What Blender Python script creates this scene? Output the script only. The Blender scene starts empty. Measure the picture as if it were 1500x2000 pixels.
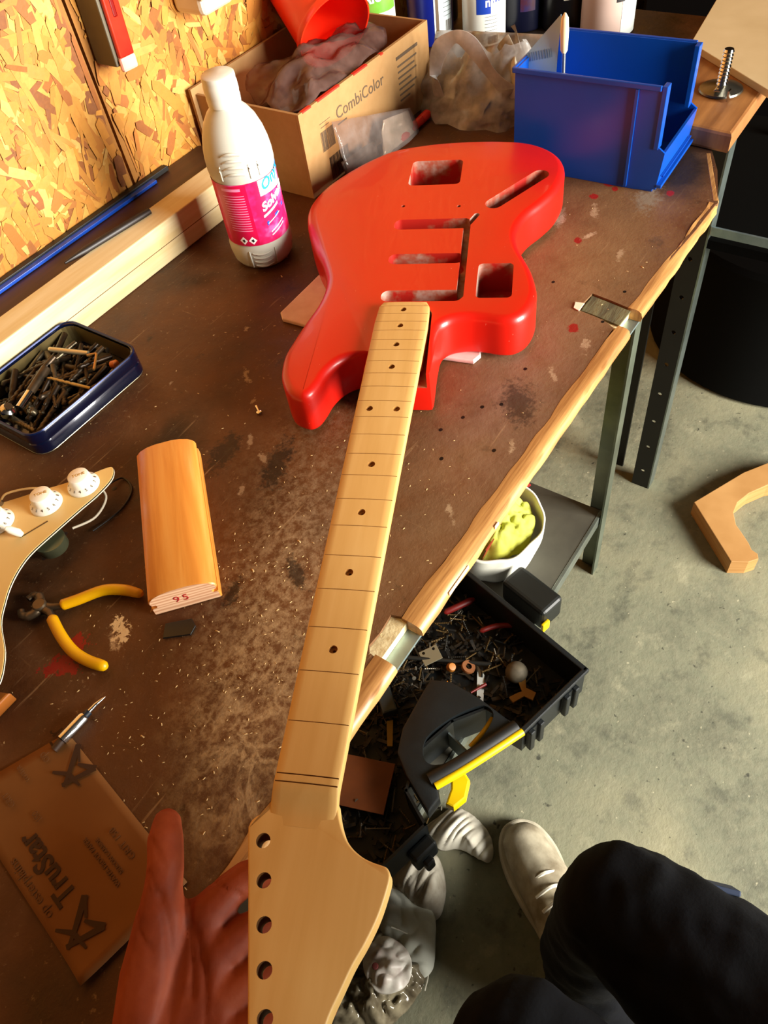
import bpy, bmesh, math, random
from mathutils import Vector, Matrix
random.seed(7)
S = bpy.context.scene
C = S.collection
PI = math.pi
# ------------------------------------------------------------------ camera, world, light, exposure
cd = bpy.data.cameras.new('camera'); cam = bpy.data.objects.new('camera', cd); C.objects.link(cam)
cd.sensor_fit = 'HORIZONTAL'; cd.sensor_width = 36.0; cd.lens = 36.0; cd.clip_start = 0.01; cd.clip_end = 60
right = Vector((.5539, -.8246, -.1147)); down = Vector((-.6899, -.3776, -.6176)); fwd = Vector((.466, .4212, -.7781))
mw = Matrix((right, -down, -fwd)).transposed().to_4x4(); mw.translation = (0, 0, 1.355)
cam.matrix_world = mw
S.camera = cam
w = bpy.data.worlds.new('daylight'); S.world = w; w.use_nodes = True
w.node_tree.nodes['Background'].inputs[0].default_value = (0.95, 0.97, 1.0, 1)
w.node_tree.nodes['Background'].inputs[1].default_value = .12
ld = bpy.data.lights.new('garage_door_daylight', 'AREA'); lo = bpy.data.objects.new('garage_door_daylight', ld); C.objects.link(lo)
ld.shape = 'RECTANGLE'; ld.size = 1.3; ld.size_y = 1.7; ld.energy = 350; ld.color = (1.0, 0.965, 0.89)
lo.location = (0.95, -2.4, 1.45); lo.rotation_euler = (math.radians(84), 0, 0)
S.view_settings.view_transform = 'Standard'; S.view_settings.look = 'None'
S.view_settings.exposure = 0.08; S.view_settings.gamma = 1.0; S.view_settings.use_curve_mapping = False

# ------------------------------------------------------------------ helpers
def lin(h):
    if isinstance(h, tuple): return (*h[:3], 1)
    h = h.lstrip('#'); v = [int(h[i:i+2], 16)/255 for i in (0, 2, 4)]
    return tuple((c/12.92 if c <= .04045 else ((c+.055)/1.055)**2.4) for c in v) + (1,)
MATS = {}
class NT:
    def __init__(s, name):
        s.m = bpy.data.materials.new(name); s.m.use_nodes = True; s.t = s.m.node_tree; s.n = s.t.nodes
        s.b = s.n['Principled BSDF']; s.out = s.n['Material Output']
    def add(s, typ, **kw):
        n = s.n.new(typ)
        for k, v in kw.items(): setattr(n, k, v)
        return n
    def link(s, a, b): s.t.links.new(a, b)
    def coord(s, scale=(1, 1, 1), rot=(0, 0, 0), loc=(0, 0, 0), out='Object'):
        tc = s.add('ShaderNodeTexCoord'); mp = s.add('ShaderNodeMapping')
        mp.inputs['Scale'].default_value = scale; mp.inputs['Rotation'].default_value = rot; mp.inputs['Location'].default_value = loc
        s.link(tc.outputs[out], mp.inputs[0]); return mp.outputs[0]
    def noise(s, co, scale, detail=4, rough=.55, dist=0):
        n = s.add('ShaderNodeTexNoise'); n.inputs['Scale'].default_value = scale; n.inputs['Detail'].default_value = detail
        n.inputs['Roughness'].default_value = rough; n.inputs['Distortion'].default_value = dist
        s.link(co, n.inputs['Vector']); return n.outputs['Fac']
    def ramp(s, fac, stops):
        r = s.add('ShaderNodeValToRGB'); e = r.color_ramp.elements
        while len(e) < len(stops): e.new(.5)
        for i, (p, c) in enumerate(stops):
            e[i].position = p; e[i].color = lin(c) if not isinstance(c, (int, float)) else (c, c, c, 1)
        s.link(fac, r.inputs[0]); return r.outputs[0]
    def mix(s, fac, a, b, typ='MIX'):
        m = s.add('ShaderNodeMix'); m.data_type = 'RGBA'; m.blend_type = typ
        for sock, v in ((m.inputs[0], fac), (m.inputs[6], a), (m.inputs[7], b)):
            if hasattr(v, 'is_linked') or hasattr(v, 'links'): s.link(v, sock)
            elif isinstance(v, (int, float)): sock.default_value = v if sock == m.inputs[0] else (v, v, v, 1)
            else: sock.default_value = lin(v)
        return m.outputs[2]
    def math(s, op, a, b=None):
        m = s.add('ShaderNodeMath'); m.operation = op
        for i, v in enumerate((a, b)):
            if v is None: continue
            if isinstance(v, (int, float)): m.inputs[i].default_value = v
            else: s.link(v, m.inputs[i])
        return m.outputs[0]
    def bump(s, h, strength=.3, dist=.001):
        b = s.add('ShaderNodeBump'); b.inputs['Strength'].default_value = strength; b.inputs['Distance'].default_value = dist
        s.link(h, b.inputs['Height']); s.link(b.outputs[0], s.b.inputs['Normal'])
    def col(s, c):
        if hasattr(c, 'links'): s.link(c, s.b.inputs['Base Color'])
        else: s.b.inputs['Base Color'].default_value = lin(c)
def M(name, c1, rough=.5, metal=0, c2=None, scale=20, bump=0, bscale=None, stretch=(1, 1, 1), coat=0, spec=None, lo=.35, hi=.65, alpha=None):
    if name in MATS: return MATS[name]
    t = NT(name); t.b.inputs['Roughness'].default_value = rough; t.b.inputs['Metallic'].default_value = metal
    if coat: t.b.inputs['Coat Weight'].default_value = coat
    if spec is not None: t.b.inputs['Specular IOR Level'].default_value = spec
    co = t.coord(stretch)
    n = t.noise(co, scale, 5)
    t.col(t.ramp(n, [(lo, c1), (hi, c2 if c2 else c1)]))
    if bump: t.bump(t.noise(co, bscale or scale*4, 4), bump)
    if alpha is not None: t.b.inputs['Alpha'].default_value = alpha
    MATS[name] = t.m; return t.m
def film(name, tint, body, fac, rough=.15):
    """thin clear plastic: mostly see-through, with a glossy milky part"""
    if name in MATS: return MATS[name]
    t = NT(name); t.b.inputs['Base Color'].default_value = lin(body); t.b.inputs['Roughness'].default_value = rough
    t.b.inputs['Specular IOR Level'].default_value = .9
    tr = t.add('ShaderNodeBsdfTransparent'); tr.inputs[0].default_value = lin(tint)
    mx = t.add('ShaderNodeMixShader'); co = t.coord()
    n = t.noise(co, 45, 3)
    f = t.ramp(n, [(.3, fac*.6), (.75, min(1, fac*1.7))])
    t.link(f, mx.inputs[0]); t.link(tr.outputs[0], mx.inputs[1]); t.link(t.b.outputs[0], mx.inputs[2])
    t.link(mx.outputs[0], t.out.inputs[0])
    MATS[name] = t.m; return t.m

def obj(name, me, mat=None, parent=None, smooth=False, loc=None):
    o = bpy.data.objects.new(name, me); C.objects.link(o)
    if mat is not None and not me.materials: me.materials.append(mat)
    if parent is not None: o.parent = parent
    if loc is not None: o.location = loc
    if smooth: me.shade_smooth()
    return o
def tag(o, label, cat, group=None, kind=None):
    o['label'] = label; o['category'] = cat
    if group: o['group'] = group
    if kind: o['kind'] = kind
    return o
def thing(name, label, cat, loc=(0, 0, 0), rotz=0, group=None, rot=None):
    o = bpy.data.objects.new(name, None); C.objects.link(o); o.empty_display_size = .02
    o.location = loc; o.rotation_euler = rot if rot else (0, 0, rotz)
    return tag(o, label, cat, group)
def struct(o): o['kind'] = 'structure'; return o
def mesh(vs, fs, smooth=False):
    me = bpy.data.meshes.new('mesh'); me.from_pydata([tuple(v) for v in vs], [], fs); me.update()
    bm = bmesh.new(); bm.from_mesh(me); bmesh.ops.recalc_face_normals(bm, faces=bm.faces); bm.to_mesh(me); bm.free()
    if smooth: me.shade_smooth()
    return me
def bmm(bm, smooth=False):
    me = bpy.data.meshes.new('mesh'); bmesh.ops.recalc_face_normals(bm, faces=bm.faces); bm.to_mesh(me); bm.free()
    if smooth: me.shade_smooth()
    return me
def box(x0, x1, y0, y1, z0, z1, bev=0, seg=2):
    bm = bmesh.new(); bmesh.ops.create_cube(bm, size=1)
    for v in bm.verts: v.co = ((x0+x1)/2+v.co.x*(x1-x0), (y0+y1)/2+v.co.y*(y1-y0), (z0+z1)/2+v.co.z*(z1-z0))
    if bev: bmesh.ops.bevel(bm, geom=bm.edges[:], offset=bev, segments=seg, affect='EDGES', profile=.5)
    return bmm(bm)
def prism(poly, z0, z1, bev=0, seg=2):
    """extruded outline in the xy plane"""
    bm = bmesh.new(); vs = [bm.verts.new((x, y, z0)) for x, y in poly]
    f = bm.faces.new(vs); r = bmesh.ops.extrude_face_region(bm, geom=[f])
    for v in r['geom']:
        if isinstance(v, bmesh.types.BMVert): v.co.z = z1
    bmesh.ops.recalc_face_normals(bm, faces=bm.faces)
    if bev:
        ed = [e for e in bm.edges if abs(e.verts[0].co.z-e.verts[1].co.z) < 1e-7]
        bmesh.ops.bevel(bm, geom=ed, offset=bev, segments=seg, affect='EDGES', profile=.5)
    return bmm(bm)
def lathe(prof, seg=32, cx=0, cy=0, smooth=True, cap=True):
    vs = []; fs = []; n = len(prof)
    for i in range(seg):
        a = 2*PI*i/seg
        for r, z in prof: vs.append((cx+r*math.cos(a), cy+r*math.sin(a), z))
    for i in range(seg):
        j = (i+1) % seg
        for k in range(n-1): fs.append((i*n+k, j*n+k, j*n+k+1, i*n+k+1))
    if cap:
        if prof[0][0] > 1e-6: fs.append([i*n for i in range(seg)])
        if prof[-1][0] > 1e-6: fs.append([i*n+n-1 for i in range(seg)])
    bm = bmesh.new(); me = mesh(vs, fs); bm.from_mesh(me); bmesh.ops.remove_doubles(bm, verts=bm.verts, dist=1e-6)
    m2 = bmm(bm)
    if smooth: autosmooth(m2)
    return m2
def autosmooth(me, ang=38):
    me.shade_smooth()
    bm = bmesh.new(); bm.from_mesh(me)
    for e in bm.edges:
        if len(e.link_faces) == 2 and e.calc_face_angle(0) > math.radians(ang): e.smooth = False
    bm.to_mesh(me); bm.free()
def spline(pts, n=8, closed=False):
    P = [Vector(p) for p in pts]; out = []; m = len(P)
    for i in range(m if closed else m-1):
        if closed: p0, p1, p2, p3 = P[(i-1) % m], P[i], P[(i+1) % m], P[(i+2) % m]
        else: p0, p1, p2, p3 = P[max(i-1, 0)], P[i], P[i+1], P[min(i+2, m-1)]
        for k in range(n):
            t = k/n
            out.append(.5*((2*p1)+(p2-p0)*t+(2*p0-5*p1+4*p2-p3)*t*t+(3*p1-p0-3*p2+p3)*t**3))
    if not closed: out.append(P[-1])
    return out
def sweep(path, rad, seg=10, closed=False, sx=1, sy=1, up=Vector((0, 0, 1))):
    """tube along a path; rad is a number or list; sx, sy flatten it"""
    P = [Vector(p) for p in path]; n = len(P); vs = []; fs = []
    for i, p in enumerate(P):
        d = (P[(i+1) % n]-P[i-1]) if closed else (P[min(i+1, n-1)]-P[max(i-1, 0)])
        d.normalize(); s = d.cross(up)
        if s.length < 1e-4: s = d.cross(Vector((1, 0, 0)))
        s.normalize(); u = s.cross(d); r = rad[i] if isinstance(rad, (list, tuple)) else rad
        for k in range(seg):
            a = 2*PI*k/seg; vs.append(p+s*(r*sx*math.cos(a))+u*(r*sy*math.sin(a)))
    for i in range(n if closed else n-1):
        j = (i+1) % n
        for k in range(seg):
            l = (k+1) % seg; fs.append((i*seg+k, i*seg+l, j*seg+l, j*seg+k))
    if not closed: fs += [list(range(seg)), list(range((n-1)*seg, n*seg))]
    me = mesh(vs, fs); autosmooth(me, 50); return me
def join(*ms):
    bm = bmesh.new()
    for m in ms: bm.from_mesh(m)
    me = bpy.data.meshes.new('mesh'); bm.to_mesh(me); bm.free(); return me
def xf(me, mat):
    me.transform(mat); return me
def frame(o, x, y, z=None):
    x = Vector(x).normalized(); y = Vector(y); y = (y-x*y.dot(x)).normalized(); z = x.cross(y)
    m = Matrix((x, y, z)).transposed().to_4x4(); m.translation = Vector(o); return m
TS = bpy.data.scenes.new('temp_scene')
def evaluated(me, mods):
    """mesh after modifiers; mods is a list of (type, dict)"""
    o = bpy.data.objects.new('temp', me); TS.collection.objects.link(o)
    for typ, kw in mods:
        md = o.modifiers.new('m', typ)
        for k, v in kw.items(): setattr(md, k, v)
    TS.view_layers[0].update(); dg = TS.view_layers[0].depsgraph
    r = bpy.data.meshes.new_from_object(o.evaluated_get(dg)); bpy.data.objects.remove(o); return r
def cut(me, cutters, mat_body, mat_cut):
    me.materials.clear(); me.materials.append(mat_body)
    cos = []
    for c in cutters:
        c.materials.clear(); c.materials.append(mat_cut)
        o = bpy.data.objects.new('cutter', c); TS.collection.objects.link(o); cos.append(o)
    r = evaluated(me, [('BOOLEAN', dict(operation='DIFFERENCE', object=o, solver='EXACT', material_mode='TRANSFER')) for o in cos])
    for o in cos: bpy.data.objects.remove(o)
    return r
def capsule(bm, a, ra, b, rb, n=12):
    a, b = Vector(a), Vector(b); d = (b-a); L = d.length
    if L < 1e-6:
        bmesh.ops.create_uvsphere(bm, u_segments=n, v_segments=8, radius=ra, matrix=Matrix.Translation(a)); return
    for p, r in ((a, ra), (b, rb)):
        bmesh.ops.create_uvsphere(bm, u_segments=n, v_segments=8, radius=r, matrix=Matrix.Translation(p))
    q = d.to_track_quat('Z', 'Y').to_matrix().to_4x4(); q.translation = (a+b)/2
    bmesh.ops.create_cone(bm, cap_ends=True, segments=n, radius1=ra, radius2=rb, depth=L, matrix=q)
def ell(bm, c, r, rot=(0, 0, 0)):
    from mathutils import Euler
    m = Matrix.Translation(c) @ Euler(rot).to_matrix().to_4x4() @ Matrix.Diagonal((*r, 1))
    bmesh.ops.create_uvsphere(bm, u_segments=20, v_segments=12, radius=1, matrix=m)
def blob(fn, voxel, it=8, fac=.5):
    bm = bmesh.new(); fn(bm); me = bpy.data.meshes.new('mesh'); bm.to_mesh(me); bm.free()
    r = evaluated(me, [('REMESH', dict(mode='VOXEL', voxel_size=voxel)), ('SMOOTH', dict(iterations=it, factor=fac))])
    r.shade_smooth(); return r
def nz(x, y, s=1.0, seed=0):
    from mathutils import noise
    return noise.noise(Vector((x*s+seed*7.3, y*s-seed*3.1, seed*1.7)))
def fan(outline, zf, rings=14, n=6, thick=.0015, closed_spline=True):
    """crumpled sheet inside a star-shaped outline: zf(x, y, r) gives the height"""
    cx = sum(p[0] for p in outline)/len(outline); cy = sum(p[1] for p in outline)/len(outline)
    ol = [(p.x, p.y) for p in spline([(x, y, 0) for x, y in outline], n, True)]; m = len(ol)
    vs = [(cx, cy, zf(cx, cy, 0))]; fs = []
    for k in range(1, rings+1):
        r = k/rings
        for x, y in ol:
            px, py = cx+(x-cx)*r, cy+(y-cy)*r; vs.append((px, py, zf(px, py, r)))
    for i in range(m): fs.append((0, 1+i, 1+(i+1) % m))
    for k in range(rings-1):
        a = 1+k*m; b = a+m
        for i in range(m):
            j = (i+1) % m; fs.append((a+i, b+i, b+j, a+j))
    me = mesh(vs, fs)
    if thick: me = evaluated(me, [('SOLIDIFY', dict(thickness=thick, offset=0))])
    me.shade_smooth(); return me
def text(name, s, size, mat, parent, origin, xd, yd, align='LEFT', ext=.00012, wrap=None, spacing=1, shear=0, bold=0):
    c = bpy.data.curves.new('text', 'FONT'); c.body = s; c.size = size; c.align_x = align; c.extrude = ext; c.space_character = spacing; c.shear = shear; c.offset = bold
    c.resolution_u = 3
    o = bpy.data.objects.new('temp', c); TS.collection.objects.link(o)
    TS.view_layers[0].update(); dg = TS.view_layers[0].depsgraph
    me = bpy.data.meshes.new_from_object(o.evaluated_get(dg)); bpy.data.objects.remove(o); me.materials.clear()
    if wrap: 
        R, a0, z0, tilt = wrap                 # wrapped round a vertical cylinder about the parent's axis
        for v in me.vertices:
            a = a0+v.co.x/R; z = z0+v.co.y+v.co.x*tilt; r = R+v.co.z
            v.co = (r*math.cos(a), r*math.sin(a), z)
    else: me.transform(frame(origin, xd, yd))
    return obj(name, me, mat, parent)
def bars(W, H, n, seed=1):
    rnd = random.Random(seed); vs = []; fs = []; x = 0
    while x < W:
        b = rnd.uniform(.4, 1.6)*W/n/2; i = len(vs)
        vs += [(x, 0, 0), (min(x+b, W), 0, 0), (min(x+b, W), H, 0), (x, H, 0)]; fs.append((i, i+1, i+2, i+3)); x += b+rnd.uniform(.4, 1.4)*W/n/2
    return mesh(vs, fs)
def patch(R, a0, a1, z0, z1, n=16):
    """piece of a cylinder wall (printed label)"""
    vs = []; fs = []
    for i in range(n+1):
        a = a0+(a1-a0)*i/n
        vs += [(R*math.cos(a), R*math.sin(a), z0), (R*math.cos(a), R*math.sin(a), z1)]
    for i in range(n): fs.append((2*i, 2*i+2, 2*i+3, 2*i+1))
    return mesh(vs, fs, True)
def dup(root, loc, rot, label=None):
    r = root.copy(); C.objects.link(r); r.location = loc; r.rotation_euler = rot
    if label: r['label'] = label
    for ch in list(root.children):
        c = ch.copy(); C.objects.link(c); c.parent = r
    return r
BZ = .85      # height of the bench top

# ------------------------------------------------------------------ the setting
t = NT('concrete'); co = t.coord()
n1 = t.noise(co, 3.5, 6, .6); n2 = t.noise(co, 60, 5, .7); n3 = t.noise(co, 34, 3, .55)
c = t.ramp(n1, [(.32, '#575846'), (.5, '#74755e'), (.68, '#918c6e')])
c = t.mix(t.ramp(n2, [(.35, 0.0), (.7, .55)]), c, '#87826a')
c = t.mix(t.ramp(n3, [(.69, 0.0), (.74, .85)]), c, '#2a2a20')
n4 = t.noise(co, 13, 5, .65)
c = t.mix(t.ramp(n4, [(.33, .55), (.46, .0)]), c, '#3f4034')
c = t.mix(t.ramp(n4, [(.58, .0), (.72, .5)]), c, '#a8a284')
n5 = t.noise(co, 95, 2, .5)
c = t.mix(t.ramp(n5, [(.70, .0), (.75, .7)]), c, '#26261c')
c = t.mix(t.ramp(n5, [(.24, .6), (.29, .0)]), c, '#c0b898')
t.col(c); t.b.inputs['Roughness'].default_value = .75; t.bump(n2, .45, .003)
floor = struct(obj('floor', box(-3, 4.5, -3.2, 1.0, -.1, 0), t.m))
# strand board wall: two panels with a joint, covered with overlapping wood strands
wl = bpy.data.objects.new('wall_left', None); C.objects.link(wl); struct(wl); wl.location = (0, .815, 0)
osb = M('strand_board', '#b77a2c', .7, c2='#8a5518', scale=14)
JX = .556
obj('strand_board_panel', box(-3, JX-.002, 0, .02, 0, 2.6), osb, wl)
obj('strand_board_panel', box(JX+.002, 4.5, 0, .02, 0, 2.6), osb, wl)
t = NT('wood_strands'); at = t.add('ShaderNodeAttribute'); at.attribute_name = 'strand'
co = t.coord((1, 1, 1)); n = t.noise(co, 160, 4, .6)
t.col(t.mix(t.ramp(n, [(.3, .0), (.8, .4)]), at.outputs['Color'], '#a8651d')); t.b.inputs['Roughness'].default_value = .6; t.bump(n, .3, .001)
strandmat = t.m
def strands(x0, x1, z0, z1, N, seed):
    rnd = random.Random(seed); vs = []; fs = []; cols = []
    pal = [lin(h) for h in ('#c98c34', '#c08028', '#d29c44', '#b87524', '#c8882e', '#aa681c', '#dcae5a', '#965412', '#c2842c', '#7c4410')]
    for i in range(N):
        cx, cz = rnd.uniform(x0, x1), rnd.uniform(z0, z1)
        L = rnd.uniform(.012, .042); W = rnd.uniform(.0022, .0085); a = rnd.gauss(PI/2, .75); y = -.0004-.0022*rnd.random()
        ca, sa = math.cos(a), math.sin(a); b = len(vs); k = rnd.uniform(.55, .95)
        pts = [(-L, -W*.6*k), (-L*.6, -W), (L*.7, -W*k), (L, -W*.2), (L*.85, W*.8), (-L*.5, W*k), (-L*.95, W*.5)]
        ok = True
        q = [(cx+u*ca-v*sa, cz+u*sa+v*ca) for u, v in pts]
        if any(p[0] > x1 or p[0] < x0 for p in q): continue
        t1 = rnd.uniform(-.0012, .0012)
        for (px, pz), (u, v) in zip(q, pts): vs.append((px, y+t1*u/L, pz))
        fs.append(tuple(range(b, b+7))); cc = pal[int(rnd.random()**1.45*len(pal))]; s = rnd.uniform(.8, 1.1)
        cols.append((cc[0]*s, cc[1]*s, cc[2]*s, 1))
    me = bpy.data.meshes.new('mesh'); me.from_pydata(vs, [], fs); at = me.color_attributes.new('strand', 'FLOAT_COLOR', 'CORNER'); d = []
    for c in cols: d += list(c)*7
    at.data.foreach_set('color', d); me.update(); return me
for a, b, sd in ((-.5, JX-.003, 3), (JX+.003, 1.6, 4)):
    o = obj('strand_layer', strands(a, b, .8, 1.45, 9000, sd), strandmat, wl); o['kind'] = 'stuff'
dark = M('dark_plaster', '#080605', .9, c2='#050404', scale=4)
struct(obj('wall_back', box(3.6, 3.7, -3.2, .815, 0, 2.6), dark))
struct(obj('wall_front', box(-3.0, -2.9, -3.2, .815, 0, 2.6), M('plaster', '#3a2e22', .9, c2='#2c231a', scale=5)))
struct(obj('ceiling', box(-3, 4.5, -3.2, 1.0, 2.6, 2.7), M('ceiling_boards', '#241b13', .9, c2='#1c150e', scale=5)))
wr = bpy.data.objects.new('wall_right', None); C.objects.link(wr); struct(wr); wr.location = (0, -3.1, 0)
plas = MATS['plaster']
obj('wall_section', box(-2.9, -.9, -.05, .05, 0, 2.6), plas, wr); obj('wall_section', box(2.4, 3.6, -.05, .05, 0, 2.6), plas, wr); obj('lintel', box(-.9, 2.4, -.05, .05, 2.45, 2.6), plas, wr)

# ------------------------------------------------------------------ work bench
bench = thing('workbench', 'worn brown workbench with chipped wooden edging and steel legs', 'workbench', (0, 0, 0))
t = NT('bench_veneer'); co = t.coord(); co2 = t.coord((1, 1, 1), (0, 0, .5))
big = t.noise(co, 7, 6, .62, .3); mid = t.noise(co, 26, 6, .65, .4); fine = t.noise(co, 210, 4, .7); scr = t.noise(t.coord((9, 160, 1), (0, 0, .75)), 1.0, 3, .6); scr2 = t.noise(t.coord((170, 12, 1), (0, 0, .35)), 1.0, 3, .6)
base = t.ramp(big, [(.28, '#2b1305'), (.45, '#47230a'), (.6, '#5c3110'), (.75, '#6b3f1a')])
base = t.mix(t.ramp(mid, [(.3, .0), (.55, .2), (.72, .4)]), base, '#7a5836')
base = t.mix(t.ramp(mid, [(.2, .8), (.36, .0)]), base, '#170b05')
base = t.mix(t.ramp(scr, [(.68, .0), (.74, .35)]), base, '#a07c55')
base = t.mix(t.ramp(scr2, [(.70, .0), (.76, .3)]), base, '#9a744c')
base = t.mix(t.ramp(fine, [(.62, .0), (.75, .45)]), base, '#b2946c')
sep = t.add('ShaderNodeSeparateXYZ'); tc = t.add('ShaderNodeTexCoord'); t.link(tc.outputs['Object'], sep.inputs[0])
rag_fine = t.noise(co, 170, 4, .7)
def spot(base, x, y, rx, ry, col, ang=0, ragged=.5, amt=1.0, soft=.25, tex=None):
    """stain or toned zone of its own shape at a place on the bench"""
    dx = t.math('SUBTRACT', sep.outputs[0], x); dy = t.math('SUBTRACT', sep.outputs[1], y)
    ca, sa = math.cos(ang), math.sin(ang)
    u = t.math('ADD', t.math('MULTIPLY', dx, ca/rx), t.math('MULTIPLY', dy, sa/rx)); v = t.math('ADD', t.math('MULTIPLY', dx, -sa/ry), t.math('MULTIPLY', dy, ca/ry))
    d = t.math('SQRT', t.math('ADD', t.math('MULTIPLY', u, u), t.math('MULTIPLY', v, v)))
    d = t.math('ADD', d, t.math('MULTIPLY', t.math('SUBTRACT', rag_fine if max(rx, ry) < .04 else mid, .5), ragged*(5 if max(rx, ry) < .04 else 2)))
    f = t.ramp(d, [(max(0, 1-soft), amt), (min(1, 1.0), .0)])
    if tex is not None: f = t.mix(1.0, f, tex, 'MULTIPLY')
    return t.mix(f, base, col)
worn = t.ramp(t.noise(co, 15, 6, .7, .5), [(.30, .0), (.48, .55), (.7, 1.0)])  # breaks up the lighter zones: wear plus painted light gradient
base = spot(base, .45, .235, .60, .13, '#8a7052', .0, .35, .62, .95, worn)  # front lightened for real wear and partly for the fall of light
base = spot(base, .70, .32, .26, .16, '#8c704c', .0, .35, .65, .95, worn)  # lighter right part, same mix of wear and painted light
base = t.mix(t.ramp(scr, [(.66, .0), (.74, .22)]), base, '#a98c66')
base = t.mix(t.ramp(mid, [(.22, .75), (.37, .0)]), base, '#1c0f07')
dustf = t.ramp(t.noise(co, 120, 5, .75), [(.42, .0), (.62, .9)])
vein = t.ramp(t.noise(co2, 22, 5, .6, 1.2), [(.44, .0), (.5, 1.0), (.56, .0)])
base = spot(base, .13, .27, .17, .075, '#c9ad7e', .55, .35, .6, .9, dustf)
base = spot(base, .09, .245, .12, .05, '#cbb184', .6, .3, .5, .8, vein)
base = spot(base, .25, .33, .2, .09, '#b29a78', .5, .4, .4, .9, dustf)
base = spot(base, .50, .25, .20, .07, '#9a7562', .1, .4, .6, .9, t.ramp(mid, [(.35, .2), (.65, 1.0)]))
base = spot(base, .68, .28, .22, .10, '#93704a', .1, .4, .7, .9, t.ramp(mid, [(.3, .4), (.7, 1.0)]))
base = spot(base, .30, .39, .035, .014, '#1a0f08', .4, .5, .85, .5)
base = spot(base, .29, .445, .03, .014, '#20130a', .2, .5, .8, .5)
base = spot(base, .36, .31, .03, .014, '#1d120a', .8, .5, .7, .5)
base = spot(base, .47, .235, .035, .02, '#241a14', .6, .5, .7, .6)
base = spot(base, 1.2, .55, .30, .25, '#120b06', 0, .2, .9, .4); base = spot(base, .92, .26, .09, .05, '#191410', .45, .3, .85, .5)  # far end of the veneer toned darker; dark lacquer at the front corner
base = spot(base, .84, .262, .035, .018, '#8c8474', .3, .5, .6, .7)
base = spot(base, .075, .413, .010, .009, '#84100a', .3, .8, .95, .12); base = spot(base, .056, .410, .013, .010, '#84100a', 2.2, .8, .95, .12)
base = spot(base, .104, .391, .011, .006, '#d9bd8c', .9, 1.3, .95, .2)
base = spot(base, .094, .388, .014, .006, '#cdb084', 1.0, .9, .8, .6, dustf)
for x, y, r in ((.853, .315, .0075), (.843, .303, .0045), (.819, .319, .0055), (.858, .242, .005), (.729, .297, .005), (.589, .237, .006)): base = spot(base, x, y, r*1.3, r, '#8d1710', .5, .3, .95, .25)
base = spot(base, .763, .335, .02, .007, '#b79c86', .3, .5, .7, .6); base = spot(base, .742, .29, .012, .004, '#bfa988', -.4, .5, .7, .6)
for x, y in ((.377, .262), (.407, .281), (.43, .271), (.461, .248), (.514, .251), (.407, .226), (.664, .215), (.649, .288), (.45, .262), (.61, .215)): base = spot(base, x, y, .0024, .002, '#0b0704', 0, .1, 1, .2)
for x, y, rx, ry, a in ((.381, .496, .012, .0035, .9), (.312, .432, .008, .003, .6), (.300, .405, .010, .003, .9), (.262, .40, .006, .003, .4), (.44, .545, .005, .003, 0), (.355, .465, .004, .0025, .3), (.335, .56, .004, .002, .5), (.52, .225, .012, .003, .7), (.42, .215, .010, .003, .4), (.57, .215, .014, .004, .3), (.33, .225, .012, .003, .8), (.72, .245, .012, .004, .2), (.79, .305, .016, .005, .5)): base = spot(base, x, y, rx, ry, '#b89f7e', a, .9, .55, .6)
base = spot(base, .948, .268, .011, .006, '#060403', .5, .1, 1, .15); base = spot(base, .27, .50, .05, .018, '#1a0d06', .5, .6, .7, .6); base = spot(base, .42, .36, .03, .012, '#1c1009', .2, .6, .7, .6); base = spot(base, .215, .30, .02, .008, '#1c1009', .9, .6, .8, .5); base = spot(base, .175, .335, .016, .007, '#1c1009', .3, .6, .8, .5)
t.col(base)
t.b.inputs['Specular IOR Level'].default_value = .3; t.link(t.ramp(mid, [(.3, .42), (.7, .7)]), t.b.inputs['Roughness']); t.bump(t.noise(co, 90, 6, .7), .5, .0015)
veneer = t.m
core = M('particle_board', '#e8dcae', .85, c2='#cdb988', scale=130, bump=.5, bscale=300)
YI = .203
vp = [(-.7, .1965), (.08, .1975), (.186, YI), (.187, .209), (.192, .2125), (.205, .2115), (.222, .213), (.2245, .205), (.45, .199), (.606, YI-.001), (.613, .216), (.617, .243), (.632, .2445), (.648, .243), (.645, .222), (.641, .2), (.70, .197), (.80, .190), (.853, .1885), (.858, .187), (.925, .211), (1.0, .249), (1.35, .262), (1.35, .812), (-.7, .812)]
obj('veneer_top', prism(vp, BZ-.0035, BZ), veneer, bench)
obj('core_board', prism([(-.7, .2), (.186, .2), (.225, .2), (.606, .2), (.85, .195), (.99, .256), (1.345, .27), (1.345, .81), (-.7, .81)], BZ-.0127, BZ-.0038), core, bench)
ply = M('exposed_ply', '#6e6a48', .8, c2='#4a4630', scale=30, bump=.6, bscale=90, stretch=(1, 4, 1))
o = obj('exposed_ply', prism([(.6135, .199), (.6185, .230), (.6195, .242), (.646, .242), (.643, .222), (.639, .198)], BZ-.0037, BZ-.0015), ply, bench); o['label'] = 'torn grey-green ply patch'
o = obj('torn_flap', prism([(.615, .243), (.6285, .243), (.6265, .252), (.617, .2495)], BZ+.0003, BZ+.0012), M('bare_paper', '#efe6c8', .8), bench); o['label'] = 'small white torn flake of veneer'
t = NT('edging_wood'); co = t.coord((2, 26, 26)); n = t.noise(co, 3, 6, .6, .4); wv = t.noise(t.coord((1.2, 30, 1)), 14, 4)
cc = t.ramp(n, [(.3, '#8f6030'), (.45, '#aa7a44'), (.6, '#c09054'), (.75, '#cfa468')]); cc = t.mix(t.ramp(wv, [(.3, .6), (.55, .0)]), cc, '#7a4a22'); t.col(cc); t.b.inputs['Roughness'].default_value = .42; t.bump(n, .3, .001)
edgem = t.m
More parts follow.
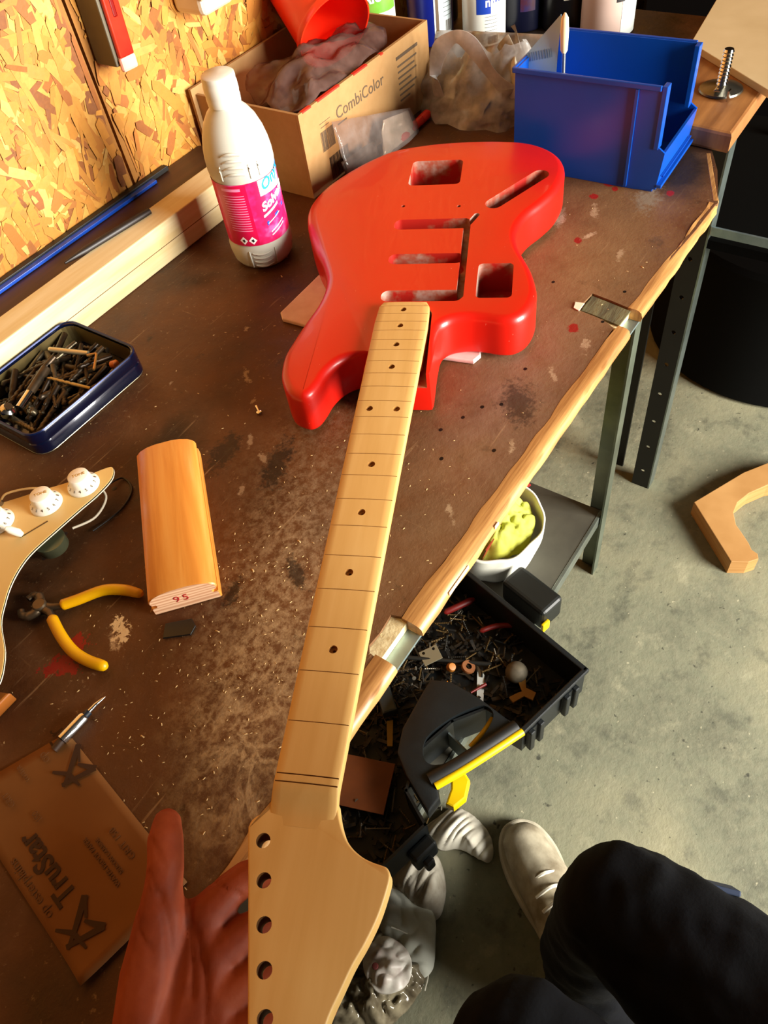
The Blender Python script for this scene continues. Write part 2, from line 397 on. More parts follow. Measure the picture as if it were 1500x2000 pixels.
def edging(x0, x1, y0=.1855, y1=.2035, wob=.0008, seed=0, taper=0):
    prof = [(y1, BZ-.0128), (y0+.002, BZ-.0128), (y0+.0004, BZ-.0115), (y0, BZ-.008), (y0+.0012, BZ-.0030), (y0+.0050, BZ-.0006), (y0+.010, BZ+.0002), (y1, BZ+.0002)]
    vs = []; fs = []; m = len(prof); N = max(4, int((x1-x0)/.012))
    for i in range(N+1):
        x = x0+(x1-x0)*i/N
        for j, (y, z) in enumerate(prof):
            k = nz(x, j*.6, 45, seed)*wob; vs.append((x, y+(k if 0 < j < m-1 else 0)+(nz(x, 3, 30, seed)*.003-taper*i/N if j in (0, m-1) else 0), z+(k*.7 if 1 < j < m-1 else 0)))
    for i in range(N):
        for j in range(m):
            l = (j+1) % m; fs.append((i*m+j, i*m+l, (i+1)*m+l, (i+1)*m+j))
    fs += [list(range(m)), list(range(N*m, N*m+m))]
    me = mesh(vs, fs); autosmooth(me, 45); return me
for k, (a, b) in enumerate(((-.7, .188), (.2235, .611), (.641, .856))):
    obj('edging_strip', edging(a, b, seed=k, wob=(.0006, .001, .0018)[k], y1=(.1985, .204, .201)[k], taper=(-.005, .004, .008)[k]), edgem, bench)
obj('edging_strip', xf(box(0, .11, 0, .008, BZ-.0127, BZ+.0002, .002), Matrix.Translation((.862, .1868, 0)) @ Matrix.Rotation(math.atan2(.062, .14), 4, 'Z')), edgem, bench)
o = obj('paint_drip', box(.262, .292, .1849, .1862, BZ-.007, BZ-.003, .0004), M('white_paint', '#f2ead8', .5), bench); o['label'] = 'white paint smear on the edging'
obj('paint_drip', box(.335, .341, .1849, .1862, BZ-.006, BZ-.002, .0004), MATS['white_paint'], bench)
galv = M('galvanised_steel', '#a9bcc0', .38, .85, c2='#8fa3a8', scale=30, bump=.1)
obj('steel_rail', join(box(-.7, .86, .1885, .226, BZ-.016, BZ-.0130), box(-.7, .86, .223, .226, BZ-.05, BZ-.016)), galv, bench)
legm = M('grey_green_steel', '#6d7464', .45, .55, c2='#4e5549', scale=9)
def angle_leg(x, y, z0, z1, wx, wy, th=.003):
    return join(box(x, x+wx, y, y+th, z0, z1), box(x, x+th, y+th, y+wy, z0, z1))
lm = join(box(.882, .906, .262, .2655, 0, BZ-.0265), box(.903, .9065, .2655, .295, 0, BZ-.0265))
obj('leg', lm, legm, bench)
obj('leg', xf(join(box(.882, .906, .262, .2655, 0, BZ-.0265), box(.903, .9065, .2655, .295, 0, BZ-.0265)), Matrix.Translation((0, .5, 0))), legm, bench)
obj('leg', xf(join(box(.882, .906, .262, .2655, 0, BZ-.0265), box(.903, .9065, .2655, .295, 0, BZ-.0265)), Matrix.Translation((-1.5, 0, 0))), legm, bench)
obj('leg', xf(join(box(.882, .906, .262, .2655, 0, BZ-.0265), box(.903, .9065, .2655, .295, 0, BZ-.0265)), Matrix.Translation((-1.5, .5, 0))), legm, bench)
SZ = .187
obj('lower_shelf', box(-.62, .9, .275, .79, SZ-.012, SZ), M('shelf_board', '#4d4a3e', .6, c2='#3a372e', scale=8, bump=.2, bscale=80), bench)
obj('shelf_rail', box(-.62, .9, .268, .2745, SZ-.026, SZ+.001, .0008), M('worn_steel', '#8b9288', .35, .7, c2='#70776e', scale=20), bench)

# ------------------------------------------------------------------ guitar body
NUT = Vector((.0753, .1672, 0)); AD = math.atan2(.435, .901)
def gl(u, v): return (u-.56, -(v-.006))       # measured along and across the neck -> body frame
oc = [(.3969, -.0269), (.3918, -.0416), (.3827, -.0527), (.3687, -.0605), (.3539, -.0643), (.3426, -.0687), (.3372, -.0757), (.3388, -.0838), (.3441, -.0924), (.3552, -.0992), (.3699, -.1044), (.3931, -.1065), (.4146, -.1028), (.4397, -.0973), (.4653, -.0905), (.485, -.0876), (.5052, -.0879), (.5243, -.0931), (.5435, -.1005), (.5683, -.1129), (.5986, -.125), (.6213, -.1325), (.6436, -.1365), (.6624, -.1353), (.6857, -.1284), (.7078, -.1167), (.7318, -.0995), (.7508, -.0820), (.7686, -.0570), (.7779, -.0273), (.7833, .0075), (.7839, .0478), (.7808, .0818), (.7736, .1083), (.7591, .1291), (.74, .1432), (.7173, .1495), (.6932, .1483), (.664, .1398), (.6405, .1262), (.6215, .1126), (.6004, .1035), (.5807, .1007), (.5602, .1041), (.5428, .1102), (.5228, .1171), (.5005, .1219), (.483, .1235), (.4647, .1202), (.4512, .1137), (.443, .103), (.4423, .0905), (.4457, .0766), (.4473, .0618), (.4444, .0471), (.438, .0385), (.429, .0345), (.4116, .0335), (.3874, .0335)]
ol = spline([(*gl(u, v), 0) for u, v in oc], 4)
ol = [(p.x, p.y) for p in ol] + [gl(.372, .0335), gl(.3675, .0325), gl(.3668, .029), gl(.3668, 0), gl(.3668, -.022), gl(.3675, -.0255), gl(.372, -.0268), gl(.384, -.0268)]
def rounded(ol, z0, z1, rf, steps=5, redge=.004):
    n = len(ol); nr = []
    area = sum(ol[i][0]*ol[(i+1) % n][1]-ol[(i+1) % n][0]*ol[i][1] for i in range(n)); sg = 1 if area > 0 else -1
    for i in range(n):
        a = Vector(ol[i-1]); b = Vector(ol[(i+1) % n]); d = (b-a).normalized(); nr.append(Vector((-d.y, d.x))*sg)
    rr = [rf(*p) for p in ol]
    for _ in range(6): rr = [(rr[i-1]+rr[i]+rr[(i+1) % n])/3 for i in range(n)]
    rings = []
    for k in range(steps+1):
        a = PI/2*k/steps; rings.append([(ol[i][0]+nr[i].x*min(redge, rr[i])*(1-math.sin(a)), ol[i][1]+nr[i].y*min(redge, rr[i])*(1-math.sin(a)), z0+min(redge, rr[i])*(1-math.cos(a))) for i in range(n)])
    for k in range(steps+1):
        a = PI/2*k/steps; rings.append([(ol[i][0]+nr[i].x*rr[i]*(1-math.cos(a)), ol[i][1]+nr[i].y*rr[i]*(1-math.cos(a)), z1-rr[i]*(1-math.sin(a))) for i in range(n)])
    vs = [p for r in rings for p in r]; fs = []
    for k in range(len(rings)-1):
        for i in range(n): fs.append((k*n+i, k*n+(i+1) % n, (k+1)*n+(i+1) % n, (k+1)*n+i))
    fs += [list(range(n)), list(range((len(rings)-1)*n, len(rings)*n))]
    return mesh(vs, fs)
def rf(x, y):
    u, v = x+.56, .006-y
    if u < .40 and abs(v) < .036: return .0012
    if v < -.07 and u > .56: return .013
    return .0085
GB0, GB1 = .8555, .9005
bodym = rounded(ol, 0, GB1-GB0, rf)
def rrect(u0, u1, v0, v1, r, n=5):
    pts = []
    for cx, cy, a0 in ((u1-r, v1-r, 0), (u0+r, v1-r, PI/2), (u0+r, v0+r, PI), (u1-r, v0+r, 3*PI/2)):
        for k in range(n+1): a = a0+PI/2*k/n; pts.append(gl(cx+r*math.cos(a), cy+r*math.sin(a)))
    return pts
def slot(a, b, r, n=8):
    a = Vector(a); b = Vector(b); th = math.atan2(b.y-a.y, b.x-a.x); p = []
    for c, s in ((b, th-PI/2), (a, th+PI/2)):
        for k in range(n+1): q = s+PI*k/n; p.append(gl(c.x+r*math.cos(q), c.y+r*math.sin(q)))
    return p
TH = GB1-GB0
cu = [prism(rrect(.683, .737, -.025, .034, .006), TH-.040, TH+.01), prism(slot((.697, .123), (.640, .0745), .0095), TH-.03, TH+.01),
      prism(rrect(.4745, .530, .0655, .100, .005), TH-.034, TH+.01), prism(rrect(.594, .613, -.030, .052, .0075), TH-.018, TH+.01),
      prism(rrect(.5315, .549, -.0275, .049, .0075), TH-.018, TH+.01), prism(rrect(.470, .4875, -.0265, .053, .0075), TH-.018, TH+.01),
      prism(slot((.478, .0505), (.606, .0485), .0036), TH-.014, TH+.01), prism(slot((.603, .0505), (.619, .0575), .003), TH-.012, TH+.01),
      prism([gl(.35, -.0235), gl(.35, .0305), gl(.452, .0265), gl(.4615, .022), gl(.4615, -.019), gl(.455, -.0235)], TH-.0165, TH+.01)]
for x, y in ((.6402, -.0249), (.637, .0368)): cu.append(prism([gl(x+.0022*math.cos(a*PI/6), y+.0022*math.sin(a*PI/6)) for a in range(12)], TH-.012, TH+.01))
t = NT('red_guitar_paint'); co = t.coord(); n = t.noise(co, 5, 4); sp_ = t.noise(t.coord((1, 2.2, 1), (0, 0, .6)), 230, 2, .5)
t.col(t.mix(t.ramp(sp_, [(.755, .0), (.79, .7)]), t.ramp(n, [(.35, '#cc1606'), (.65, '#c41203')]), '#e58a76')); t.b.inputs['Roughness'].default_value = .36; t.b.inputs['Coat Weight'].default_value = .15; redp = t.m
t = NT('overspray_bare_wood'); co = t.coord(); n = t.noise(co, 26, 4, .6)
t.col(t.ramp(n, [(.44, '#b01a0c'), (.52, '#a85a44'), (.62, '#b8988a'), (.75, '#b09a84')])); t.b.inputs['Roughness'].default_value = .55
bodym = cut(bodym, cu, redp, t.m); autosmooth(bodym, 32)
gb = obj('electric_guitar', bodym, None, None); gb.location = NUT+Vector((.56*math.cos(AD)+.006*math.sin(AD), .56*math.sin(AD)-.006*math.cos(AD), GB0)); gb.rotation_euler = (0, 0, AD)
tag(gb, 'red painted solid guitar body with empty routed cavities', 'guitar')
foamm = M('pale_foam', '#e9cdbd', .9, c2='#dcb8a6', scale=40, bump=.2)
foam1 = tag(obj('foam_pad', prism([(.466, .515), (.474, .524), (.535, .526), (.62, .53), (.60, .46), (.50, .44), (.470, .468)], BZ+.0004, GB0-.0003, .0015), foamm), 'pale beige foam pad sticking out under the left waist of the red guitar body', 'foam pad')
foam2 = tag(obj('foam_pad', prism([(.487, .336), (.497, .298), (.508, .296), (.524, .306), (.60, .35), (.58, .40), (.52, .39)], BZ+.0004, GB0-.0003, .0015), M('pinkish_foam', '#edd2cb', .9, c2='#e0bcb4', scale=40)), 'pinkish white foam pad peeking out beside the neck pocket of the red guitar body', 'foam pad')

# ------------------------------------------------------------------ guitar neck
LS = .6477
fr = lambda n: LS*(1-2**(-n/12))
pitch = math.atan2(.0074, .46)
neck = thing('guitar_neck', 'unfinished pale maple guitar neck with fret slots and drilled headstock', 'guitar neck', (.0753, .1672, .9142), rot=(0, pitch, AD))
t = NT('maple'); co = t.coord((2.2, 26, 26)); n = t.noise(co, 4, 5, .55, .3); n2 = t.noise(t.coord((1, 1, 1)), 7, 3)
cc = t.ramp(n, [(.3, '#cfa45e'), (.5, '#d5ab66'), (.7, '#dab26e')]); cc = t.mix(t.ramp(n2, [(.4, .0), (.7, .35)]), cc, '#c8964e')
t.col(cc); t.b.inputs['Roughness'].default_value = .5; t.bump(n, .05, .0006); maple = t.m
def half(u): return (.0392+(.0508-.0392)*max(0, min(1, u/.461)))/2
def nsec(u, w, top, dep, sq):
    """cross-section: slightly arched board with eased edges, rounded back"""
    pts = []
    for k in range(9):
        s = -1+2*k/8; pts.append((s*(w-.0012), top-.0005*s*s))
    pts.append((w-.0002, top-.0012)); pts.append((w, top-.0030)); pts.append((w, top-.0060))
    for k in range(1, 12):
        a = PI*k/12; ca, sa = math.cos(a), math.sin(a)
        e = sq; x = w*math.copysign(abs(ca)**e, ca); z = top-.006-(dep-.006)*abs(sa)**e; pts.append((x, z))
    pts += [(-w, top-.0060), (-w, top-.0030), (-w+.0002, top-.0012)]
    return [(u, y, z) for y, z in pts]
secs = []
for u in [.461, .4605, .455, .43, .41, .395, .385, .375, .36, .33, .28, .22, .16, .10, .05, .025, .010, .003, .0, -.0035, -.0065, -.010, -.014, -.019, -.024]:
    w_ = half(u); top = 0; dep = .0205; sq = .75
    if u > .38: sq = .32; dep = .0230
    if u > .4604: w_ -= .004
    elif u > .454: w_ -= .0012
    if u < 0:
        k = min(1, -u/.019); top = -.0070*(k*k*(3-2*k)); w_ = half(0)+.0005*k; dep = .0205-.0045*k
    if u < -.0235: w_ -= .003
    secs.append(nsec(u, w_, top, dep, sq))
m_ = len(secs[0]); vs = [p for s_ in secs for p in s_]; fs = []
for i in range(len(secs)-1):
    for j in range(m_): l = (j+1) % m_; fs.append((i*m_+j, i*m_+l, (i+1)*m_+l, (i+1)*m_+j))
fs += [list(range(m_)), list(range((len(secs)-1)*m_, len(secs)*m_))]
shaft = mesh(vs, fs)
cb = []
for k in range(1, 22): cb.append(box(fr(k)-.00030, fr(k)+.00030, -half(fr(k))+.0008, half(fr(k))-.0008, -.0011, .003))
for x in (-.0012, .0035): cb.append(box(x-.0004, x+.0004, -half(0)+.0006, half(0)-.0006, -.0022, .003))
slots = join(*cb)
dots = []
def cyl(x, y, r, z0, z1, n=16):
    bm = bmesh.new(); bmesh.ops.create_cone(bm, cap_ends=True, segments=n, radius1=r, radius2=r, depth=z1-z0, matrix=Matrix.Translation((x, y, (z0+z1)/2))); return bmm(bm)
dp = [((fr(k)+fr(k-1))/2, 0) for k in (3, 5, 7, 9, 15, 17, 19, 21)] + [((fr(12)+fr(11))/2, s*.0115) for s in (-1, 1)]
d1 = join(*[cyl(x, y, .0030, -.0028, .004) for x, y in dp]); d2 = join(*[cyl(x, y-.0004, .0011, -.0055, -.001, 8) for x, y in dp])
shaft = cut(shaft, [slots, d1, d2], maple, M('burnt_slot', '#b8823c', .8, c2='#9c682a', scale=60)); autosmooth(shaft, 35)
obj('neck_shaft', shaft, None, neck)
hl = [(-.0075, -.0185), (-.0132, -.0192), (-.0186, -.0245), (-.0222, -.0285), (-.0262, -.0300), (-.0322, -.0290), (-.076, -.0175), (-.1203, -.0060), (-.160, .0045), (-.168, .0085), (-.172, .016), (-.170, .024), (-.163, .030), (-.152, .0325), (-.140, .0310), (-.126, .0315), (-.1117, .0340), (-.1005, .0378), (-.0885, .0420), (-.077, .0472), (-.0638, .0519), (-.0505, .0547), (-.0435, .0552), (-.0398, .0530), (-.0386, .0490), (-.0378, .0448), (-.0357, .0385), (-.0315, .0318), (-.0255, .0266), (-.017, .0222), (-.0075, .0190)]
hp = spline([(x, -y, 0) for x, y in hl], 4); hp = [(p.x, p.y) for p in hp]
head = rounded(hp, -.0212, -.0072, lambda x, y: .0012, 3, .002)
hc = [prism([(x+.0042*math.cos(a*PI/10), -y+.0042*math.sin(a*PI/10)) for a in range(20)], -.03, .01) for x, y in ((-.0335, -.0195), (-.0540, -.0140), (-.0755, -.0085), (-.0960, -.0032), (-.1165, .0022), (-.137, .0076))]
head = cut(head, hc, maple, M('drilled_wood', '#8a5a26', .8, c2='#5c3814', scale=80)); autosmooth(head, 35)
obj('headstock', head, None, neck)

# ------------------------------------------------------------------ planks, strip and pencil along the wall
pm = M('cream_plank_wood', '#ead8ab', .55, c2='#d9bf86', scale=6, stretch=(1, 12, 12), bump=.06)
pl = thing('cream_plank', 'long cream wooden plank lying along the wall behind the bottle', 'plank', (.2, .74, BZ))
obj('plank_board', box(-.75, .47, -.024, .016, .0002, .047, .0015), pm, pl)
obj('crack', box(-.1, .44, -.0243, -.0236, .0215, .0222), M('dark_crack', '#6b4a25', .9), pl)
obj('crack', xf(box(-.02, .075, -.0244, -.0236, -.0006, .0006), Matrix.Translation((0, 0, .0185)) @ Matrix.Rotation(.035, 4, 'Y')), M('dark_crack2', '#2a1608', .9), pl)
dk = tag(obj('dark_plank', box(-.75, .472, -.0265, .0275, 0, .043, .002), M('walnut_stain', '#4a2713', .5, c2='#34190b', scale=5, stretch=(1, 14, 14), bump=.1)), 'dark brown stained plank against the strand board wall behind the cream plank', 'plank'); dk.location = (.2, .7845, BZ+.0003)
bs = thing('blue_saw_blade', 'thin blue and black strip lying on the dark plank at the wall', 'strip', (.12, .800, BZ+.0440))
obj('blue_face', box(-.6, .455, -.006, .002, 0, .004, .0006), M('cobalt_plastic', '#0d4fc4', .35, c2='#0a3f9e', scale=6), bs); obj('black_back', box(-.6, .485, .0025, .0105, 0, .006, .0006), M('black_rubber', '#15130f', .5), bs)
pc = tag(obj('dark_pencil', sweep([(0, 0, 0), (.028, 0, 0), (.11, 0, 0), (.122, 0, 0)], [.0015, .0045, .0048, .0042], 8), M('dark_pencil_paint', '#241a14', .45)), 'dark pencil lying across the cream and dark planks', 'pencil'); pc.location = (.395, .762, BZ+.0490); pc.rotation_euler = (0, 0, math.radians(-7))

# ------------------------------------------------------------------ things on the wall
lv = thing('red_level', 'red and grey bar tool hanging on the strand board wall', 'tool', (.575, .79, 1.03), rot=(0, math.radians(3), 0))
obj('red_face', box(-.006, .014, -.018, -.012, .012, .42, .0015), M('glossy_red', '#e8321a', .25, c2='#c81d0c', scale=15, coat=.4), lv)
obj('grey_web', box(-.010, -.004, -.012, .022, .004, .42, .0015), M('grey_metal', '#6c6450', .5, .2, c2='#544c3a', scale=10), lv)
obj('end_cap', box(-.007, .015, -.0185, -.0115, -.002, .013, .003), M('milky_cap', '#f3b3a2', .3), lv)
obj('vial', box(.001, .006, -.0188, -.0178, .05, .085, .001), M('vial_red', '#7e0f08', .3), lv)
wb = thing('white_wall_box', 'small white rounded plastic box fixed high on the strand board wall', 'box', (.725, .788, 1.038))
obj('shell', box(-.028, .028, -.025, .026, 0, .12, .008, 3), M('cream_plastic', '#eadfc6', .4, c2='#dccdb0', scale=8), wb); obj('seam', box(-.0285, .0285, -.0255, -.02, .018, .0192), M('seam_shadow', '#b3a07e', .6), wb)

# ------------------------------------------------------------------ white bottle
bt = thing('solvent_bottle', 'white ribbed plastic bottle with a pink label beside the guitar body', 'bottle', (.5585, .6165, BZ+.0003))
wp = M('white_hdpe', '#c8c6b8', .35, c2='#bfbbab', scale=9)
# body with shallow panels
prof = [(.0, 0), (.024, 0), (.031, .0025), (.0345, .008), (.0362, .018), (.0366, .026), (.0355, .030), (.0350, .033), (.0350, .106), (.0358, .109), (.0364, .114), (.0362, .124), (.0350, .134), (.0322, .146), (.0275, .158), (.0215, .167), (.0165, .172), (.0145, .175), (.0145, .182)]
obj('bottle_body', lathe(prof, 48, cap=False), wp, bt)
cp = [(.0, .203), (.0152, .203), (.0168, .2018), (.0172, .199), (.0168, .196), (.0174, .194), (.0176, .186), (.0170, .1835), (.0174, .181), (.0170, .1745), (.0145, .1735)]
obj('cap', lathe(cp, 40), M('white_cap', '#d8d5c8', .35), bt)
def arc(R, a0, a1, z, r, sag=0):
    return sweep([(R*math.cos(a0+(a1-a0)*i/10), R*math.sin(a0+(a1-a0)*i/10), z+sag*(1-((i-5)/5)**2)) for i in range(11)], [r*(.35+.65*math.sin(PI*min(max(i, .6), 9.4)/10)) for i in range(11)], 6)
A0 = math.radians(212)
for k in range(4):
    z = .1155+.0068*k; R = .0360-.0002*k**2 if k < 3 else .0347; obj('rib', arc(R+.0004, A0-.28, A0+.30, z, .0019, .0022), wp, bt)
for k in range(4): obj('rib', arc(.0366-.0004*k, A0-.1, A0+.5, .0245-.0052*k, .0017, -.0018), wp, bt)
for a in (A0-.42, A0+.46, A0+.75): obj('vertical_rib', sweep([((.0362-.00*k)*math.cos(a), .0362*math.sin(a), .110+.0035*k) if k < 5 else ((.0358-.0030*(k-4))*math.cos(a+.03*(k-4)), (.0358-.0030*(k-4))*math.sin(a+.03*(k-4)), .110+.0068*k-.016) for k in range(8)], [.0006, .0011, .0012, .0012, .0012, .001, .0008, .0004], 6), wp, bt)
for a in (A0-.2, A0+.62): obj('vertical_rib', sweep([((.0367-.00022*k*k*.3)*math.cos(a), (.0367-.00022*k*k*.3)*math.sin(a), .027-.0042*k) for k in range(6)], [.0006, .001, .001, .001, .0008, .0004], 6), wp, bt)
t = NT('pink_label'); co = t.coord(); n = t.noise(co, 42, 3, .6)
t.col(t.ramp(n, [(.40, '#d4164e'), (.52, '#de2468'), (.62, '#e25a9a'), (.75, '#eaa6cc')])); t.b.inputs['Roughness'].default_value = .3
lab = obj('label', patch(.0357, 0, 2*PI, .0335, .1055, 48), t.m, bt); lab['label'] = 'pink printed label'
def on(R, a0, a1, z0, z1, mat, nm, parent=lab): return obj(nm, patch(R, math.radians(a0), math.radians(a1), z0, z1, 10), mat, parent)
on(.0359, 168, 224, .0345, .1045, M('crimson_print', '#d40f4a', .35, c2='#c90d40', scale=30), 'text_panel')
lt = M('pale_pink_print', '#f08ab0', .4)
for k in range(15): on(.03600, 178, 218, .052+.0029*k, .0529+.0029*k, lt, 'print_line')
on(.036, 178, 214, .0985, .1015, lt, 'print_line')
wpr = M('white_print', '#fdf6f4', .4); bpr = M('black_print', '#1a1413', .5); cy = M('cyan_print', '#1793d8', .35); bl = M('blue_print', '#1d4fb8', .35)
for a in (196, 213):
    R = .0361; dm = [(R*math.cos(math.radians(a)+d/R), R*math.sin(math.radians(a)+d/R), .0405+e) for d, e in ((0, -.0048), (.0048, 0), (0, .0048), (-.0048, 0))]
    dd = obj('hazard_diamond', mesh(dm, [(0, 1, 2, 3)]), wpr, lab)
    R2 = .0362; dm = [(R2*math.cos(math.radians(a)+d/R2), R2*math.sin(math.radians(a)+d/R2), .0405+e) for d, e in ((0, -.0022), (.0018, -.001), (.001, .0022), (-.0018, .0005))]
    obj('hazard_mark', mesh(dm, [(0, 1, 2, 3)]), bpr, lab)
on(.0359, 246, 300, .088, .1052, M('label_white', '#f6e9f0', .4), 'white_panel')
text('brand_text', 'Onyx', .016, cy, lab, None, None, None, wrap=(.0361, math.radians(252), .092, .30), bold=.0004)
text('label_text', 'Solvant', .0135, wpr, lab, None, None, None, wrap=(.0361, math.radians(244), .0705, .32), bold=.0005)
def slant(a0, z0, L, H, til, mat, nm, R=.0361):
    me = mesh([(L*k/6, e, 0) for e in (0, H) for k in range(7)], [(k, k+1, k+8, k+7) for k in range(6)])
    for v in me.vertices: a = math.radians(a0)+v.co.x/R; v.co = (R*math.cos(a), R*math.sin(a), z0+v.co.y+v.co.x*til)
    return obj(nm, me, mat, lab)
slant(243, .0635, .022, .0028, .34, wpr, 'print_line')
b_ = bars(.03, .0042, 2); b_ = mesh([(0, 0, 0), (.015, 0, 0), (.03, 0, 0), (.03, .0045, 0), (.015, .0045, 0), (0, .0045, 0)], [(0, 1, 4, 5), (1, 2, 3, 4)])
for v in b_.vertices: a = math.radians(246)+v.co.x/.0361; v.co = (.0361*math.cos(a), .0361*math.sin(a), .0535+v.co.y+v.co.x*.36)
obj('blue_band', b_, bl, lab)
slant(248, .0553, .018, .0010, .36, wpr, 'print_line', .0363)
for k in range(2): slant(250, .0445-.0040*k, .020, .0013, .34, wpr, 'print_line')

# ------------------------------------------------------------------ cardboard box
X0, X1, Y0, Y1, HB = .682, .968, .636, .806, .104
cbx = thing('cardboard_box', 'open brown cardboard box printed CombiColor behind the guitar body', 'box', ((X0+X1)/2, (Y0+Y1)/2, BZ+.0003))
hx, hy = (X1-X0)/2, (Y1-Y0)/2
t = NT('cardboard'); co = t.coord(); n = t.noise(co, 70, 4); n2 = t.noise(t.coord(), 9, 4)
cc = t.ramp(n, [(.3, '#a37a48'), (.7, '#ad8452')]); t.col(t.mix(t.ramp(n2, [(.4, 0.0), (.7, .35)]), cc, '#92693a')); t.b.inputs['Roughness'].default_value = .8; card = t.m
obj('front_panel', box(-hx, hx, -hy, -hy+.004, 0, HB), card, cbx); obj('back_panel', box(-hx-.006, hx, hy-.004, hy, 0, HB+.008), card, cbx)
obj('end_panel', box(-hx, -hx+.004, -hy+.0042, hy-.0042, 0, HB), card, cbx); obj('end_panel', box(hx-.004, hx, -hy+.0042, hy-.0042, 0, HB), card, cbx); obj('bottom_panel', box(-hx+.004, hx-.004, -hy+.0042, hy-.0042, 0, .004), card, cbx)
ink = M('grey_ink', '#5f4c38', .8); fy = -hy-.0004
text('box_text', 'CombiColor', .0205, ink, cbx, (-hx+.068, fy, .0685), (1, 0, 0), (0, 0, 1), spacing=1.0)
obj('printed_bar', box(-hx+.069, -hx+.088, fy-.0001, fy+.0003, .0615, .0632), ink, cbx)
obj('barcode', xf(bars(.026, .024, 16), frame((-hx+.033, fy, .044), (1, 0, 0), (0, 0, 1))), ink, cbx)
obj('barcode', xf(bars(.040, .030, 22, 4), frame((-hx+.042, fy, .003), (1, 0, 0), (0, 0, 1))), M('dark_ink', '#3b2a1c', .8), cbx)
obj('printed_bar', box(hx-.080, hx-.028, fy-.0001, fy+.0003, .0835, .0875), M('dark_bar_ink', '#55422e', .8), cbx)
for k in range(7): obj('printed_bar', box(hx-.078, hx-.078+(.046, .040, .044, .030, .042, .036, .024)[k], fy-.0001, fy+.0003, .0740-.0072*k, .0762-.0072*k), ink, cbx)
obj('printed_bar', box(-hx+.034, -hx+.056, fy-.0001, fy+.0003, .0775, .0779), ink, cbx); obj('printed_bar', box(-hx+.036, -hx+.052, fy-.0001, fy+.0003, .0725, .0732), ink, cbx)
for a, b in ((-.135, -.118), (-.105, -.06), (-.03, .0), (.03, .036)): obj('red_paint_edge', box(a, b, -hy-.0006, -hy+.0042, HB-.0015, HB+.0004), M('red_overspray', '#d42a14', .6), cbx)
dkb = tag(obj('added_paper_fill', fan([(.70, .652), (.78, .648), (.90, .65), (.955, .68), (.955, .76), (.9, .79), (.78, .79), (.70, .77)], lambda x, y, r: BZ+.005+.052*(1-r**6)+.012*nz(x, y, 28, 2)*(1-r), 16, 5), M('void_dark_paper', '#200e07', .7, c2='#43220f', scale=25)), 'crumpled brown paper fill added for the dark void inside the CombiColor box', 'paper')  # added fill under the cup, coloured dark for the shaded box inside
def cup():
    r = [(.0, .0), (.040, .0), (.0415, .002), (.050, .095), (.0535, .0955), (.0545, .100), (.0535, .1045), (.0515, .1045), (.0505, .100), (.0395, .006), (.0, .006)]
    return lathe(r, 48)
ax = Vector((-.30, -.78, -.42)).normalized(); q = ax.to_track_quat('Z', 'Y')
rc = tag(obj('red_cup', cup(), M('red_plastic', '#f2361a', .28, c2='#e8270f', scale=6)), 'bright red plastic cup tipped over in the cardboard box', 'cup'); rc.rotation_euler = q.to_euler(); rc.location = Vector((.862, .712, .974))-ax*.1
bagm = film('brownish_film', '#d6b6a8', '#a58478', .17, .1)
cb2 = thing('clear_bag', 'clear crinkled plastic bag bulging out of the cardboard box', 'bag', (0, 0, 0))
obj('bag_film', fan([(.694, .645), (.70, .70), (.735, .765), (.80, .765), (.875, .735), (.935, .70), (.905, .66), (.83, .644), (.75, .643)], lambda x, y, r: BZ+.098+.026*(1-r*r)+.014*nz(x*.7+y, y-x*.5, 34, 5)+.006*abs(nz(x, y, 70, 8))+.02*max(0, (x-.85)/.1)*(y-.64)/.06*.5, 18, 5, .0006), bagm, cb2)
zb = thing('zip_bag', 'small clear bag with a foil packet leaning on the cardboard box front', 'bag', (.79, .612, BZ))
xx = Vector((1, .03, -.30)).normalized(); yy = Vector((0, .40, 1)).normalized()
def zp(a, b): return (Vector((a, -.014+b*.36, b)))
def quadsheet(p00, p10, p11, p01, n=16, m=12, amp=.002, s=60, seed=0, th=.0005):
    vs = []; fs = []; P = [Vector(p) for p in (p00, p10, p11, p01)]; nrm = (P[1]-P[0]).cross(P[3]-P[0]).normalized()
    for j in range(m+1):
        for i in range(n+1):
            a, b = i/n, j/m; p = P[0]*(1-a)*(1-b)+P[1]*a*(1-b)+P[2]*a*b+P[3]*(1-a)*b
            vs.append(p+nrm*amp*nz(p.x+p.y, p.z+p.y*.5, s, seed))
    for j in range(m):
        for i in range(n): k = j*(n+1)+i; fs.append((k, k+1, k+n+2, k+n+1))
    me = mesh(vs, fs)
    if th: me = evaluated(me, [('SOLIDIFY', dict(thickness=th, offset=0))])
    me.shade_smooth(); return me
clear = film('clear_film', '#ece4de', '#d8ccc4', .12, .05)
obj('bag_film', quadsheet(zp(-.075, .003), zp(.085, .003), zp(.088, .033), zp(-.062, .078), amp=.005, s=34, seed=2), clear, zb)
obj('foil_packet', quadsheet(zp(.004, .004)+Vector((0, .006, 0)), zp(.083, .004)+Vector((0, .006, 0)), zp(.084, .030)+Vector((0, .006, 0)), zp(.03, .040)+Vector((0, .006, 0)), amp=.006, s=70, seed=9), M('silver_foil', '#f2f3ea', .25, .15, c2='#cfd2c8', scale=40), zb)
obj('dark_insert', quadsheet(zp(-.066, .004)+Vector((0, .010, 0)), zp(.005, .004)+Vector((0, .010, 0)), zp(.004, .026)+Vector((0, .010, 0)), zp(-.064, .030)+Vector((0, .010, 0)), amp=.002, s=40, seed=3), M('dark_insert_print', '#2b2018', .5, c2='#5a4636', scale=200, stretch=(.1, 1, 1)), zb)
rp = thing('red_marker', 'red marker pen lying between the cardboard box and the grey bag', 'pen', (.893, .611, BZ+.0065), rotz=.05)
